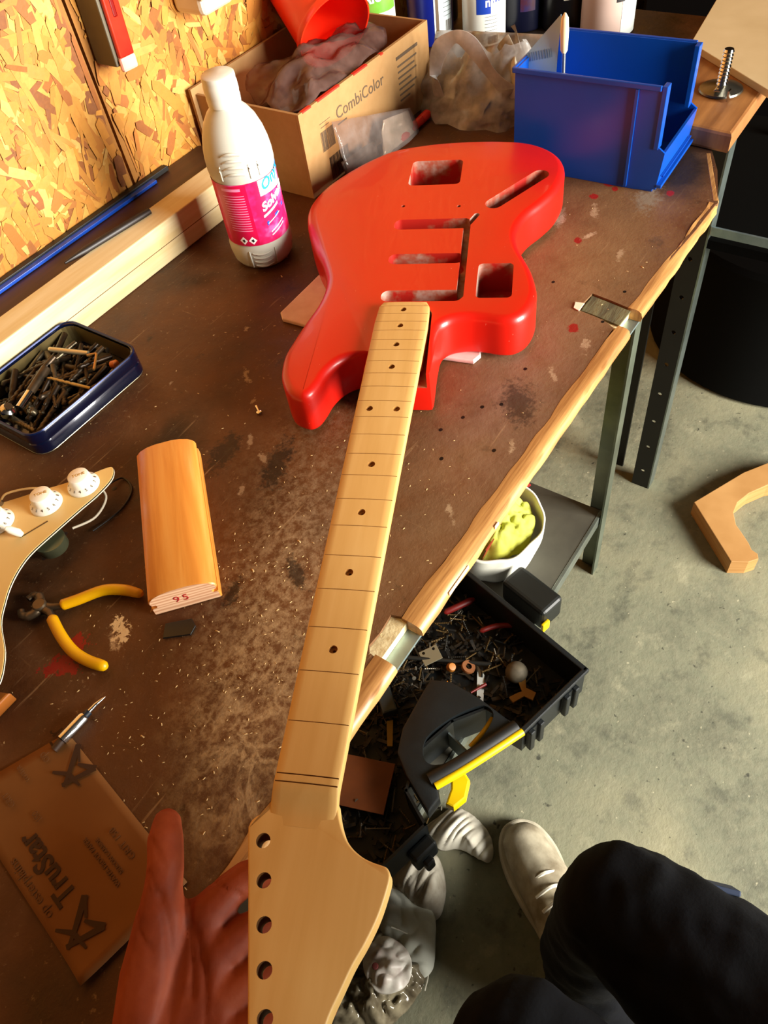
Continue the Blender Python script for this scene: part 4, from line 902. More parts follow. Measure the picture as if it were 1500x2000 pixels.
text('print_text', 'GRIT 150', .0062, pin, sp, (.038, .0135, TZ), (1, 0, 0), (0, 1, 0), spacing=1.1)
text('print_text', 'Tr', .0185, inkb, sp, (.139, -.0005+.0012, TZ+.0006), (1, 0, 0), (0, 1, 0))
text('print_text', 'op', .0088, pin, sp, (.138, .019, TZ+.0012), (1, 0, 0), (0, 1, 0)); text('print_text', 'GRIT', .006, pin, sp, (.128, .052, TZ+.002), (1, 0, 0), (0, 1, 0)); text('print_text', 'WATER', .0045, pin, sp, (.136, .036, TZ+.0018), (1, 0, 0), (0, 1, 0)); text('print_text', '150', .006, pin, sp, (.105, .044, TZ+.0012), (1, 0, 0), (0, 1, 0))
def star(cu, cv, z):
    P = [(.000, -.011), (-.0135, -.0015), (.0095, -.0125)]; vs = []; fs = []
    strokes = [((.0120, -.0130), (-.0010, .0030), .0030, .0020), ((-.0010, .0030), (.0085, .0100), .0020, .0012), ((.0120, -.0130), (.0010, -.0070), .0018, .0010), ((-.0120, -.0120), (-.0005, -.0055), .0030, .0012), ((-.0120, -.0120), (-.0045, .0100), .0026, .0018), ((-.0030, .0030), (-.0135, .0020), .0022, .0010), ((-.0010, .0030), (-.006, .0100), .0018, .0014)]
    for a, b, wa, wb in strokes:
        a = Vector(a); b = Vector(b); d = (b-a).normalized(); p = Vector((-d.y, d.x)); i = len(vs); ext_ = d*.0006
        for q, s, ww in ((a-ext_, 1, wa), (b+ext_, 1, wb), (b+ext_, -1, wb), (a-ext_, -1, wa)): w3 = q+p*s*ww*.78; vs.append((cu+w3.x, cv+w3.y, z+.00002*(i//4)))
        fs.append((i, i+1, i+2, i+3))
    return mesh(vs, fs)
obj('star_emblem', star(.030, .063, TZ+.0003), inkb, sp); obj('star_emblem', star(.120, .0125, TZ+.0005), inkb, sp)
# precision driver
pn = thing('precision_driver', 'small chrome precision tool with a pointed tip beside the sandpaper', 'tool', (.022, .3585, BZ+.0047), rotz=math.radians(-2))
obj('chrome_ferrule', sweep([(-.006, 0, 0), (.014, 0, 0), (.0155, 0, 0)], [.0044, .0044, .0036], 16), chrome, pn); obj('dark_collar', sweep([(.0156, 0, 0), (.0195, 0, 0)], .0028, 14), M('blue_black_collar', '#16202c', .4), pn)
obj('point', sweep([(.0196, 0, 0), (.026, 0, .0), (.031, -.0008, 0), (.034, -.0012, 0)], [.0018, .0016, .001, .0003], 10), chrome, pn); obj('shaft', sweep([(-.014, 0, -.0012), (-.0061, 0, 0)], .0030, 14), M('driver_brown', '#3a2413', .5), pn)
op = tag(obj('orange_wood_piece', prism([(-.03, 0), (.031, 0), (.026, .012), (.012, .05), (-.03, .06)], 0, .012, .0015), M('orange_wood', '#b3661e', .5, c2='#96521a', scale=12, stretch=(1, 8, 1))), 'orange wooden piece cut off by the left picture edge', 'wood piece'); op.location = (-.012, .417, BZ+.0003)
bk = tag(obj('black_tape_scrap', prism([(-.013, -.006), (.009, -.008), (.013, -.001), (.010, .0065), (-.011, .007)], 0, .0018, .0005), M('black_tape', '#0d0b09', .4)), 'small black scrap lying below the sanding block', 'scrap'); bk.location = (.128, .3495, BZ+.0003); bk.rotation_euler = (0, 0, -.8)
nb = tag(obj('screw', join(sweep([(0, 0, 0), (.009, 0, 0)], [.001, .0014], 8), lathe([(.0, -.001), (.0026, -.001), (.0026, 0), (.0, .001)], 10)), chrome), 'tiny shiny screw near the upper horn of the guitar body', 'screw'); nb.location = (.345, .448, BZ+.0022); nb.rotation_euler = (0, 0, 1)
# sawdust and wood chips on the bench (too fine to count)
rnd = random.Random(21); vs = []; fs = []
for k in range(650):
    if k < 400: x, y = rnd.gauss(.15, .09), rnd.gauss(.29, .05)
    else: x, y = rnd.uniform(-.05, .8), rnd.uniform(.21, .6)
    if y < .208 or y > .70 or x < -.2: continue
    r = rnd.uniform(.0002, .0007)*(1.6 if rnd.random() < .05 else 1); a = rnd.uniform(0, 6); ca, sa = math.cos(a), math.sin(a); i = len(vs); z = BZ+.0001
    for u, v, h in ((-2*r, -r*.6, 0), (2*r, -r*.5, 0), (1.6*r, r*.7, 0), (-1.5*r, r*.5, 0), (0, 0, r*.8)): vs.append((x+u*ca-v*sa, y+u*sa+v*ca, z+h))
    fs += [(i, i+1, i+4), (i+1, i+2, i+4), (i+2, i+3, i+4), (i+3, i, i+4)]
sd = obj('sawdust', mesh(vs, fs), M('sawdust_tan', '#cfae78', .8)); tag(sd, 'fine tan sawdust and chips scattered over the bench top', 'sawdust', kind='stuff')

# ------------------------------------------------------------------ tool tray on the lower shelf
ta = math.atan2(.16-.145, .2-.545)   # tray long axis towards the viewer
TRZ = SZ+.0015
org = Vector((.545, .150, TRZ)); exx = Vector((-.966, .258, 0)); eyy = Vector((.258, .966, 0))
tr = thing('tool_tray', 'black plastic tool tray with a yellow trimmed handle under the bench', 'tool tray', org, rotz=math.atan2(exx.y, exx.x))
# local x along the front edge (towards the viewer), local y points away from the bench front (negative y = under the bench)
bpl = M('charcoal_plastic', '#101517', .45, c2='#0b0f10', scale=30, bump=.15, bscale=300)
TL, TD, THh = .43, .30, .078
tpoly = [(0, 0), (.136, 0), (.150, -.060), (.20, -.080), (.27, -.082), (.318, -.052), (.330, 0), (TL, 0), (TL, -TD), (0, -TD)]
def wallpoly(poly, th, z0, z1):
    ms = []
    for (x0, y0), (x1, y1) in zip(poly, poly[1:]+poly[:1]):
        L = math.hypot(x1-x0, y1-y0); ms.append(xf(box(-th/2, L+th/2, -th/2, th/2, z0, z1), Matrix.Translation((x0, y0, 0)) @ Matrix.Rotation(math.atan2(y1-y0, x1-x0), 4, 'Z')))
    return ms
obj('tray_shell', join(prism(tpoly, 0, .004), *wallpoly(tpoly, .004, .0041, THh)), bpl, tr)
obj('rim', join(box(-.006, .140, -.003, .006, THh-.006, THh+.003, .002), box(-.006, .003, -TD-.004, .004, THh-.006, THh+.003, .002), box(-.006, TL+.004, -TD-.005, -TD+.003, THh-.006, THh+.003, .002)), bpl, tr)
for x in (.022, .100): obj('lug', join(box(x, x+.010, .004, .013, .008, THh-.008, .002), box(x+.020, x+.030, .004, .013, .008, THh-.008, .002), box(x, x+.03, .003, .007, .012, THh-.01)), bpl, tr)
# raised handle plate
hpl = prism([(.138, .000), (.146, -.075), (.158, -.125), (.178, -.150), (.205, -.142), (.262, -.122), (.292, -.100), (.305, -.066), (.318, -.006), (.292, -.010), (.275, -.035), (.24, -.020), (.19, -.012)], THh-.022, THh+.006, .004)
hole_ = prism([(p.x, p.y) for p in spline([(.268, -.070, 0), (.246, -.086, 0), (.205, -.084, 0), (.170, -.074, 0), (.150, -.062, 0), (.150, -.044, 0), (.172, -.034, 0), (.206, -.030, 0), (.244, -.036, 0), (.268, -.052, 0)], 4, True)], 0, .2)
hpl = cut(hpl, [hole_], bpl, bpl); autosmooth(hpl, 35); obj('handle_plate', hpl, None, tr)
pth = spline([(.140, -.008, THh+.004), (.19, -.016, THh+.007), (.241, -.026, THh+.007), (.285, -.038, THh+.003)], 10)
hd = obj('carry_handle', sweep(pth, .0105, 12), M('ribbed_black', '#12120f', .6, c2='#0c0c0a', scale=120), tr)
pth2 = [Vector((p.x, p.y+.0115, p.z+.002)) for p in pth]
yy_ = obj('yellow_trim', sweep(pth2, .0062, 10), M('bright_yellow', '#e8c200', .38, c2='#dcb400', scale=10), hd); yy_['label'] = 'bright yellow handle trim'
pth3 = spline([(.150, -.046, THh-.014), (.175, -.040, THh-.012), (.205, -.038, THh-.014)], 8); obj('inner_yellow_trim', sweep(pth3, .0042, 8), MATS['bright_yellow'], tr)
obj('yellow_latch', prism([(.236, -.022), (.240, -.004), (.262, .010), (.284, .008), (.288, -.004), (.268, -.014), (.258, -.024)], .046, .066, .003), MATS['bright_yellow'], tr)
obj('grey_divider', box(.21, .2125, -.078, -.03, .004, THh-.020), M('grey_divider', '#6f7a78', .5), tr)
obj('end_lug', join(box(.33, .37, .003, .022, .0, .05, .004), box(.345, .36, .02, .032, .0, .03, .003)), bpl, tr)
def tw(lx, ly, lz): return org+exx*lx+Vector((-exx.y, exx.x, 0))*ly+Vector((0, 0, lz))
# contents
scm = [M('dull_screw', '#6e675a', .4, .7), M('brass_screw', '#5c4826', .45, .6), M('black_screw', '#26241f', .45, .5)]
def screw(L):
    pr = [(.0, 0), (.0012, .0015)]
    n = 8
    for k in range(n): pr += [(.0016, .002+(L-.004)*k/n), (.0011, .002+(L-.004)*(k+.5)/n)]
    pr += [(.0015, L-.002), (.0034, L-.0006), (.0034, L), (.0, L)]
    return lathe(pr, 8, smooth=False)
scs = []
for L in (.022, .030, .038):
    for mi, m_2 in enumerate(scm): s_ = screw(L); s_.materials.append(m_2); s_['look'] = {.022: 'short', .030: 'medium', .038: 'long'}[L]+' '+('dull grey', 'brassy', 'black')[mi]; scs.append(s_)
rnd = random.Random(11)
for k in range(260):
    lx = rnd.uniform(.02, .41); ly = rnd.uniform(-.285, -.02 if lx < .11 else (-.16 if lx < .30 else -.02))
    o = bpy.data.objects.new('loose_screw', rnd.choice(scs)); C.objects.link(o); o.location = tw(lx, ly, .010+.018*rnd.random()); o.rotation_euler = (rnd.gauss(PI/2, .3), rnd.uniform(0, 6), rnd.uniform(0, 6))
    tag(o, o.data['look']+' screw lying loose in the black tool tray', 'screw', 'loose screws in the tool tray')
def put(name, me, mat, label, cat, lx, ly, lz, rot=(0, 0, 0)):
    o = tag(obj(name, me, mat), label, cat); o.location = tw(lx, ly, lz); o.rotation_euler = rot; return o
br = box(-.016, .016, -.013, .013, 0, .0016, .0005); br = cut(br, [cyl(-.009, .008, .0026, -.01, .01, 10), cyl(.009, .008, .0026, -.01, .01, 10)], M('bracket_steel', '#a39c82', .35, .7), black)
put('steel_bracket', br, None, 'flat steel bracket with two holes in the tool tray', 'bracket', .135, -.20, .034, (.1, -.1, -.6))
put('screwdriver', sweep([(-.03, 0, 0), (-.026, 0, 0), (.022, 0, 0), (.03, 0, 0)], [.002, .0055, .006, .003], 10), M('red_grip', '#6e0d08', .5), 'red screwdriver handle at the far end of the tool tray', 'screwdriver', .035, -.235, .032, (0, .1, -.5))
put('red_grip_tool', sweep(spline([(-.028, 0, 0), (0, .006, 0), (.03, .002, 0)], 5), [.002]+[.0045]*9+[.002], 10), MATS['red_grip'], 'dark red curved tool handle beside the right tray wall', 'tool', .022, -.16, .030, (0, 0, -.9))
put('red_clip', sweep([(-.016, 0, 0), (.014, 0, 0)], [.0016, .003], 8), MATS['red_grip'], 'small red plastic clip above the handle plate in the tray', 'clip', .12, -.105, .034, (0, .2, -.4))
fp = lathe([(.0, -.001), (.004, -.001), (.004, .001), (.0, .001)], 12)
fanp = prism([(.003, 0), (.024, .010), (.026, -.004), (.010, -.006), (.004, -.022), (-.010, -.018), (-.005, -.004), (-.018, .012), (-.010, .020), (.0, .006)], 0, .004, .0008)
put('brown_rotor_piece', fanp, M('tan_plastic', '#a5762e', .5), 'tan three-armed plastic piece near the front tray wall', 'plastic piece', .075, -.055, .022, (0, 0, .4))
put('grey_ball', lathe([(.018*math.sin(PI*k/12)+(1e-9 if 0 < k < 12 else 0), -.018*math.cos(PI*k/12)) for k in range(13)], 20), M('dusty_grey', '#6e6450', .7, c2='#50483a', scale=60), 'dusty grey ball near the right front corner of the tool tray', 'ball', .055, -.085, .026)
put('wood_ring', lathe([(.005, 0), (.011, 0), (.012, .003), (.011, .006), (.005, .006)], 18, cap=False), M('brown_ring', '#7d4a22', .6), 'small brown ring in the middle of the tool tray', 'ring', .105, -.145, .026, (.3, .2, 0))
put('orange_stopper', lathe([(.0, 0), (.007, 0), (.008, .004), (.006, .010), (.0, .011)], 16), M('orange_knob', '#a8681c', .5), 'small orange stopper beside the brown ring in the tool tray', 'stopper', .125, -.165, .026, (.5, 0, 0))
put('orange_wedge', prism([(-.02, -.006), (.014, -.010), (.02, .004), (-.012, .010)], 0, .005, .001), M('orange_wedge', '#b5701a', .5), 'orange wedge in the shade behind the handle plate', 'wedge', .165, -.145, .026, (.1, 0, -.2))
put('yellow_strip', prism([(-.022, -.004), (.022, -.005), (.02, .005), (-.022, .004)], 0, .003), M('ochre_strip', '#8a6a10', .5), 'ochre strip lying among the screws near the bench edge', 'strip', .27, -.15, .026, (.15, .1, .6))
put('long_rod', sweep([(-.07, 0, 0), (.07, 0, 0)], .0035, 10), M('dark_rod', '#2b2a26', .4, .5), 'long dark rod lying across the tool tray', 'rod', .12, -.175, .030, (0, .05, -1.1))
put('orange_card', prism([(-.038, -.042), (.038, -.042), (.038, .042), (-.038, .042)], 0, .002, .0006), M('orange_card', '#6e360c', .6, c2='#5c2c09', scale=20), 'orange brown square plate lying near the viewer end of the tool tray', 'plate', .352, -.118, .034, (.02, .0, .35))
put('grey_clamp', prism([(-.05, -.012), (.05, -.014), (.052, .002), (.02, .010), (-.05, .012)], 0, .02, .003), M('slate_plastic', '#2f383b', .5), 'slate grey plastic clamp lying by the bench edge in the tray', 'clamp', .23, -.215, .026, (0, 0, .9))
put('white_wedge', prism([(0, 0), (.05, .006), (.065, .020), (.01, .012)], 0, .003), M('white_plastic_strip', '#d8dad2', .5), 'white plastic offcut seen through the handle opening', 'offcut', .128, -.088, .010, (0, 0, .35))
rnd = random.Random(33); vs = []; fs = []
for k in range(900):
    lx = rnd.uniform(.012, .42); ly = rnd.uniform(-.292, -.012 if (lx < .125 or lx > .335) else -.095); c0 = tw(lx, ly, .0045+.010*rnd.random()); i = len(vs)
    a = rnd.uniform(0, 6); L = rnd.uniform(.002, .010); W = rnd.uniform(.0008, .003); ca, sa = math.cos(a), math.sin(a); h = rnd.uniform(.001, .004); tl = rnd.uniform(-.3, .3)
    for zz in (0, h):
        for u, v in ((-L, -W), (L, -W), (L, W), (-L, W)): vs.append((c0.x+u*ca-v*sa, c0.y+u*sa+v*ca, c0.z+zz+max(-.0, tl*u+.3*L)))
    fs += [(i, i+1, i+2, i+3), (i+4, i+5, i+6, i+7), (i, i+1, i+5, i+4), (i+1, i+2, i+6, i+5), (i+2, i+3, i+7, i+6), (i+3, i, i+4, i+7)]
tag(obj('metal_debris', mesh(vs, fs), M('debris_dark', '#171511', .55, .3, c2='#4a3c28', scale=45, lo=.45, hi=.72)), 'dark metal swarf and scraps covering the tool tray floor', 'debris', kind='stuff')
# case standing behind the tray
cs = thing('black_case', 'black plastic case with a yellow catch behind the tool tray', 'case', (.648, .262, SZ+.001), rotz=-.26)
obj('case_shell', box(-.03, .02, -.02, .075, 0, .055, .008, 3), M('case_plastic', '#121512', .5, c2='#0d100d', scale=20), cs); obj('catch', box(-.035, -.018, -.026, -.0195, .008, .03, .002), MATS['bright_yellow'], cs)

# ------------------------------------------------------------------ white bag with cloth on the shelf
wbg = thing('white_cloth_bag', 'open white bag on the lower shelf beside the bench leg', 'bag', (.735, .405, SZ+.0005))
def bagshell():
    vs = []; fs = []; n, m = 96, 14
    for j in range(m+1):
        h = j/m
        for i in range(n):
            a = 2*PI*i/n; R = .072*(1+.12*h)*(1+.08*nz(math.cos(a)*2, math.sin(a)*2+h, 1.1, 5)); vs.append((R*math.cos(a)*1.15, R*math.sin(a), .075*h+0))
    for j in range(m):
        for i in range(n): fs.append((j*n+i, j*n+(i+1) % n, (j+1)*n+(i+1) % n, (j+1)*n+i))
    fs.append(list(range(n))); me = mesh(vs, fs); me = evaluated(me, [('SOLIDIFY', dict(thickness=.004, offset=0))]); me.shade_smooth(); return me
obj('bag_shell', bagshell(), M('white_fabric', '#e9e8da', .7, c2='#d8d6c6', scale=20), wbg)
tag(obj('lime_cloth', fan([(.735+.075*math.cos(a*PI/6), .405+.066*math.sin(a*PI/6)) for a in range(12)], lambda x, y, r: SZ+.055+.045*(1-r**3)+.035*nz(x, y, 26, 3)*(1-.5*r)+.022*abs(nz(x+y*.4, y, 48, 8))-.010*abs(nz(y, x, 80, 4)), 30, 8, .003), M('lime_fabric', '#c9d05a', .8, c2='#a8a83a', scale=14)), 'crumpled lime yellow cloth stuffed into the white bag', 'cloth')
tag(obj('red_cloth', fan([(.83, .52), (.85, .455), (.885, .415), (.893, .425), (.89, .47), (.87, .54)], lambda x, y, r: SZ+.004+.035*(1-r*r)+.004*nz(x, y, 40, 2), 8, 4, .002), M('red_fabric', '#a02018', .8)), 'red cloth corner lying on the shelf behind the white bag', 'cloth')
tag(obj('red_green_label', xf(box(-.014, .014, -.001, .001, -.05, .05), Matrix.Translation((.668, .392, SZ+.052)) @ Matrix.Rotation(.25, 4, 'X')), M('red_green_print', '#8a1a12', .5, c2='#6a7a20', scale=22)), 'red and green printed tag between the bag and the tool tray', 'tag')

# ------------------------------------------------------------------ things on the floor
wpc = thing('curved_wood_offcut', 'light plywood offcut with a round cutout lying on the concrete floor', 'wood offcut', (1.1, .06, .0005))
arcp = [(1.125+.0, .150), (1.015, .036), (1.030, .008), (1.047, -.006), (1.058, -.001), (1.062, .012), (1.075, .022), (1.092, .040), (1.108, .058), (1.135, .072), (1.165, .074), (1.20, .062), (1.24, .036), (1.27, .004), (1.29, -.03), (1.345, -.03), (1.33, .02), (1.30, .055), (1.25, .09)]
obj('ply_piece', prism([(x-1.1, y-.06) for x, y in arcp], 0, .040, .0012), M('light_ply', '#b98a52', .6, c2='#a5763f', scale=8, stretch=(1, 1, 20)), wpc)
cl = M('dirty_white_cloth', '#dcd7c6', .85, c2='#bdb4a0', scale=18)
r1 = tag(obj('twisted_white_rag', fan([(.268, .285), (.300, .278), (.328, .262), (.334, .230), (.322, .192), (.300, .172), (.282, .174), (.280, .200), (.275, .225), (.258, .25)], lambda x, y, r: .006+.030*(1-r*r)+.030*abs(nz(x*.25+y*1.1, y*.3, 62, 3))*(1-r*.5), 26, 9, .003), cl), 'twisted white rag on the floor beside the tray handle', 'rag')
r2 = tag(obj('stained_white_cap', fan([(.205, .30), (.240, .275), (.245, .245), (.225, .220), (.200, .204), (.172, .198), (.155, .215), (.155, .245), (.165, .285)], lambda x, y, r: .004+.040*(1-r**3)+.012*abs(nz(x*.4, y*1.4, 70, 6))+.010*nz(x, y, 30, 2), 24, 8, .003), M('grey_white_cloth', '#cfc9b8', .85, c2='#8a7e6a', scale=16)), 'stained greyish white cap on the floor below the headstock', 'cap')
r3 = tag(obj('folded_white_cloth', fan([(.165, .295), (.172, .245), (.168, .205), (.140, .185), (.105, .168), (.085, .178), (.085, .22), (.11, .27)], lambda x, y, r: .018+.018*(1-r**4)+.014*abs(nz(x+y, y-x, 30, 9)), 24, 8, .003), M('clean_white_cloth', '#e2e4d6', .85, c2='#cdcfc0', scale=14)), 'folded pale cloth on the floor under the headstock edge', 'cloth')
r4 = thing('crumpled_foil_bag', 'crumpled glossy bag with a white packet on the floor at the picture bottom', 'bag', (.045, .215, 0))
obj('bag_sheet', fan([(.065, .06), (.075, -.005), (.062, -.035), (.025, -.048), (-.03, -.035), (-.075, .0), (-.09, .05), (-.04, .085), (.02, .09)], lambda x, y, r: .012+.045*(1-r*r)+.045*abs(nz(x, y*.6, 42, 4))*(1-.4*r)+.012*nz(x, y, 110, 5), 34, 10, .001), M('smoky_film', '#8f856c', .18, .1, c2='#5c5240', scale=30), r4)
obj('white_packet', fan([(.052, .028), (.055, -.010), (.035, -.032), (.008, -.030), (-.012, -.005), (-.002, .025), (.02, .04)], lambda x, y, r: .074+.014*(1-r*r)+.012*abs(nz(x, y, 60, 2)), 20, 8, .002), M('packet_white', '#dcd9cc', .45, c2='#b7a69c', scale=35), r4)
obj('brown_mark', lathe([(.0, .0), (.005, .0), (.004, .004), (.0, .005)], 10, .012, .014), M('mark_brown', '#5c1f1a', .6), r4, loc=(0, 0, .094))
obj('seam_wire', sweep(spline([(.07, .03, .055), (.078, -.005, .03), (.06, -.04, .02), (.03, -.052, .015)], 6), .0012, 6), M('seam_pale', '#c9c4b2', .5), r4)

# ------------------------------------------------------------------ person (left hand, legs; sitting at the bench)
person = thing('person', 'person in dark navy work trousers and pale shoes steadying the guitar neck', 'person', (.05, -.35, 0))
P0 = Vector(person.location)
def loc_(p): return Vector(p)-P0
skin = None
t = NT('skin'); co = t.coord(); n = t.noise(co, 30, 5, .6); n2 = t.noise(co, 140, 4, .6)
cc = t.ramp(n, [(.3, '#783016'), (.5, '#8b3c1e'), (.7, '#9c4a28')]); t.col(cc); t.b.inputs['Roughness'].default_value = .62; t.b.inputs['Specular IOR Level'].default_value = .25; t.b.inputs['Subsurface Weight'].default_value = .12; t.b.inputs['Subsurface Radius'].default_value = (.006, .002, .001); t.bump(n2, .25, .0008); skin = t.m
def hand(bm):
    def ch(*seg):
        for (a, ra), (b, rb) in zip(seg[:-1], seg[1:]): capsule(bm, loc_(a), ra, loc_(b), rb)
    # thumb
    ch(((.014, .2325, .893), .0088), ((.006, .225, .8955), .0108), ((-.004, .2150, .8955), .0108), ((-.014, .2085, .893), .0112), ((-.024, .2020, .889), .0142), ((-.05, .188, .879), .0185), ((-.078, .168, .874), .0200))
    # fingers passing under the headstock
    ch(((-.012, .1835, .878), .0125), ((.006, .1815, .8755), .0105), ((.017, .1785, .8735), .0100), ((.033, .1665, .8715), .0090), ((.043, .1545, .873), .0078))
    ch(((-.026, .166, .8745), .0125), ((-.004, .1600, .870), .0105), ((.008, .1530, .8675), .0100), ((.022, .140, .8665), .0090), ((.030, .128, .868), .0078))
    ch(((-.040, .151, .871), .0120), ((-.018, .1430, .867), .0102), ((-.006, .135, .8655), .0098), ((.006, .121, .865), .0086), ((.012, .110, .867), .0074))
    ch(((-.053, .138, .869), .0112), ((-.035, .1285, .866), .0092), ((-.025, .121, .865), .0086), ((-.014, .109, .865), .0076), ((-.009, .100, .866), .0066))
    # palm
    ch(((-.012, .184, .876), .0130), ((-.045, .165, .871), .0165), ((-.085, .148, .869), .0200)); ch(((-.026, .166, .8725), .0135), ((-.06, .150, .869), .0165), ((-.092, .136, .868), .0200))
    ch(((-.040, .151, .869), .0130), ((-.07, .136, .867), .0165), ((-.098, .124, .867), .0190)); ch(((-.053, .138, .867), .0120), ((-.08, .122, .866), .0160), ((-.105, .112, .866), .0180))
    ch(((-.022, .196, .880), .0100), ((-.014, .186, .877), .0115))
    # wrist and forearm
    ch(((-.09, .135, .868), .0230), ((-.13, .100, .870), .0260), ((-.20, .03, .895), .0310), ((-.27, -.06, .93), .0400))
    ch(((-.100, .120, .868), .0220), ((-.138, .088, .870), .0240))
hm = blob(hand, .0018, 5, .5)
creases = [(((-.017, .2030, .90), (-.026, .190, .90), (-.044, .174, .89), (-.068, .164, .89), (-.09, .160, .89)), .0026, .0017), (((-.010, .193, .90), (-.026, .176, .89), (-.044, .160, .89)), .0018, .0012), (((-.020, .178, .89), (-.036, .158, .89), (-.056, .142, .89)), .0018, .0012),
           (((-.012, .2175, .91), (-.019, .2010, .91)), .0010, .0011), (((-.014, .2190, .91), (-.022, .2030, .91)), .0009, .0008), (((.002, .2285, .91), (-.004, .2110, .91)), .0010, .0010), (((.004, .1925, .89), (.008, .1720, .89)), .0012, .0010), (((-.024, .219, .9), (-.036, .203, .9), (-.040, .190, .9)), .0012, .0009)]
hn = [v.normal.copy() for v in hm.vertices]
for pts_, wd, dp_ in creases:
    pl_ = [loc_(q) for q in spline(pts_, 10)]
    for v, vn in zip(hm.vertices, hn):
        if vn.z < .2: continue
        d2 = min((v.co.x-q.x)**2+(v.co.y-q.y)**2 for q in pl_)
        if d2 < (3*wd)**2: v.co -= vn*dp_*math.exp(-d2/(wd*wd))
obj('left_hand', hm, skin, person)
trm = M('navy_work_fabric', '#0a0b10', .9, c2='#08090c', spec=.15, scale=20, bump=.3, bscale=260)
def trousers(bm):
    def ch(*seg):
        for (a, ra), (b, rb) in zip(seg[:-1], seg[1:]): capsule(bm, loc_(a), ra, loc_(b), rb, 20)
    ch(((.13, -.46, .50), .115), ((.19, -.26, .475), .098), ((.220, -.105, .425), .082), ((.238, -.030, .402), .072))                 # right thigh
    ch(((.238, -.028, .398), .072), ((.238, -.015, .32), .064), ((.222, -.015, .18), .062), ((.203, -.044, .078), .068))                # right shin
    ch(((-.06, -.42, .52), .112), ((.01, -.22, .50), .098), ((.03, -.08, .48), .088), ((.046, -.004, .465), .078))                 # left thigh
    ch(((.046, -.004, .46), .078), ((.04, -.03, .36), .066), ((.01, -.12, .20), .058), ((-.01, -.18, .09), .060))                   # left shin
    ch(((.15, -.47, .50), .12), ((-.08, -.44, .52), .12)); ch(((.03, -.46, .52), .13), ((-.0, -.47, .62), .135))
tro = blob(trousers, .008, 6, .5)
nrms = [v.normal.copy() for v in tro.vertices]
for v, vn in zip(tro.vertices, nrms):
    k = .004*nz(v.co.x, v.co.y+v.co.z, 26, 3)+.0025*nz(v.co.x+v.co.z, v.co.y, 60, 5); v.co += vn*k
obj('trousers', tro, trm, person)
def jacket(bm):
    def ch(*seg):
        for (a, ra), (b, rb) in zip(seg[:-1], seg[1:]): capsule(bm, loc_(a), ra, loc_(b), rb, 20)
    ch(((.02, -.45, .58), .15), ((-.01, -.38, .80), .155), ((-.03, -.34, .98), .145), ((-.04, -.33, 1.06), .11))  # unseen torso, placed and sized to shade the near left bench
    ch(((-.06, -.35, 1.03), .09), ((-.22, -.30, 1.00), .078), ((-.32, -.18, .94), .060), ((-.27, -.06, .925), .05), ((-.235, -.015, .91), .044))
    ch(((-.03, -.35, 1.03), .09), ((.13, -.36, 1.00), .078), ((.23, -.24, 1.04), .060), ((.15, -.15, 1.17), .050), ((.085, -.100, 1.265), .040))  # unseen right arm, raised to block light from the near bench
obj('jacket', blob(jacket, .010, 6, .5), M('dark_jacket', '#1a1a1e', .85, c2='#121215', scale=12), person)
def rhand(bm):
    capsule(bm, loc_((.085, -.100, 1.265)), .026, loc_((.062, -.092, 1.30)), .026); capsule(bm, loc_((.062, -.085, 1.30)), .026, loc_((.045, -.100, 1.345)), .022)
    for k in range(4):
        q = Vector((.050+.002*k, -.085-.004*k, 1.310+.021*k)); capsule(bm, loc_(q), .010, loc_(q+Vector((.018, .020, .004))), .009); capsule(bm, loc_(q+Vector((.018, .020, .004))), .009, loc_(q+Vector((.004, .040, .006))), .008)
    capsule(bm, loc_((.05, -.10, 1.315)), .012, loc_((.018, -.105, 1.345)), .011); capsule(bm, loc_((.018, -.105, 1.345)), .011, loc_((-.008, -.085, 1.36)), .009)
obj('right_hand', blob(rhand, .003, 4), skin, person)
def headm(bm):
    ell(bm, loc_((-0.040, -0.305, 1.235)), (.078, .095, .115)); capsule(bm, loc_((-.04, -.34, 1.08)), .055, loc_((-.04, -.32, 1.17)), .052)
    ell(bm, loc_((-0.025, -0.208, 1.225)), (.012, .018, .02)); ell(bm, loc_((-0.120, -0.315, 1.235)), (.012, .022, .032)); ell(bm, loc_((0.040, -0.315, 1.235)), (.012, .022, .032)); ell(bm, loc_((-0.035, -0.225, 1.165)), (.04, .03, .03))
obj('head', blob(headm, .006, 5), skin, person)
def hair(bm): ell(bm, loc_((-0.040, -0.325, 1.265)), (.086, .098, .098))
obj('hair', blob(hair, .008, 4), M('brown_hair', '#2a1a10', .8), person)
fl = obj('pocket_flap', xf(box(-.022, .03, -.003, .003, -.03, .012, .0015), Matrix.Translation(loc_((.292, -.088, .452))) @ Matrix.Rotation(-1.25, 4, 'Z') @ Matrix.Rotation(.35, 4, 'X')), M('navy_flap', '#1d2b45', .8), person); fl['label'] = 'navy cargo pocket flap'
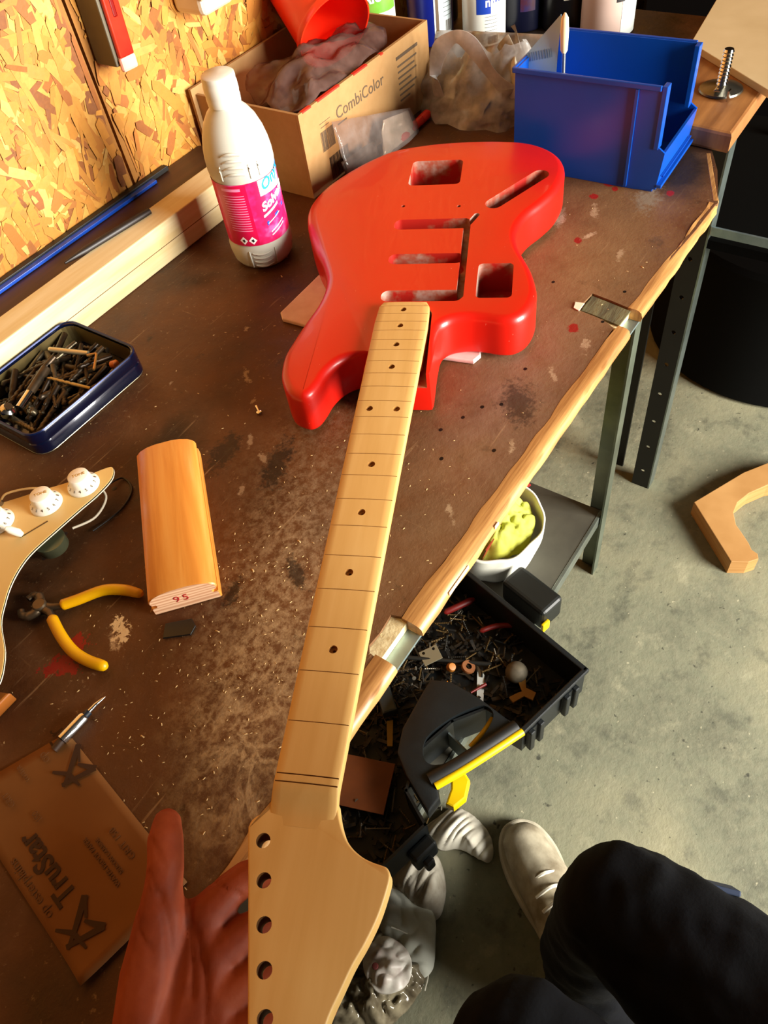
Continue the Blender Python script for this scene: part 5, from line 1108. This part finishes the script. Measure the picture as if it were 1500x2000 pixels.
# shoes
shm = M('dirty_canvas', '#b5ab92', .8, c2='#7d7058', scale=22, bump=.2, bscale=150); solem = M('rubber_sole', '#c9c0a8', .7, c2='#a0967e', scale=18)
def shoe(cx, cy, ang_):
    m3 = Matrix.Translation(loc_((cx, cy, 0))) @ Matrix.Rotation(ang_, 4, 'Z')
    def up_(bm):
        capsule(bm, (.125, .004, .038), .036, (.06, .0, .048), .044); capsule(bm, (.06, 0, .05), .043, (-.02, 0, .068), .040); capsule(bm, (-.02, 0, .07), .040, (-.09, 0, .065), .040); capsule(bm, (-.06, 0, .08), .036, (-.075, 0, .115), .036)
        for v in bm.verts: v.co.z = max(v.co.z, .012)
    s = obj('shoe', xf(blob(up_, .005, 5), m3), shm, person)
    so_ = [(.172, .004), (.165, .026), (.14, .043), (.10, .049), (.05, .045), (0, .036), (-.06, .038), (-.11, .038), (-.13, .02), (-.132, -.01), (-.12, -.033), (-.06, -.037), (0, -.034), (.06, -.044), (.11, -.046), (.15, -.034), (.168, -.014)]
    obj('sole', xf(prism([(p.x, p.y) for p in spline([(x, y, 0) for x, y in so_], 4, True)], .0, .022, .004), m3), solem, s)
    for k in range(4):
        x = .062-.022*k; z = .092+.008*k
        obj('lace', xf(sweep(spline([(x, -.026, z-.014), (x+.004, 0, z+.001), (x, .026, z-.014)], 5), .0028, 6), m3), M('lace_white', '#d6d0bc', .7), s)
    obj('tongue', xf(box(-.012, .0, -.012, .012, .10, .135, .003), m3), shm, s)
    return s
shoe(.258, .030, math.atan2(.8, .62)); shoe(.01, -.15, math.atan2(.9, .4))
stool = thing('work_stool', 'plain wooden stool under the seated person', 'stool', (.03, -.50, 0))
sm_ = M('stool_wood', '#6b4a2c', .6, c2='#553820', scale=10)
obj('seat', lathe([(.0, .345), (.15, .345), (.155, .35), (.155, .37), (.15, .375), (.0, .375)], 36), sm_, stool)
for a in range(4): q = PI/4+a*PI/2; obj('leg', sweep([(.15*math.cos(q), .15*math.sin(q), 0), (.10*math.cos(q), .10*math.sin(q), .345)], .014, 10), sm_, stool)
bpy.data.scenes.remove(TS)
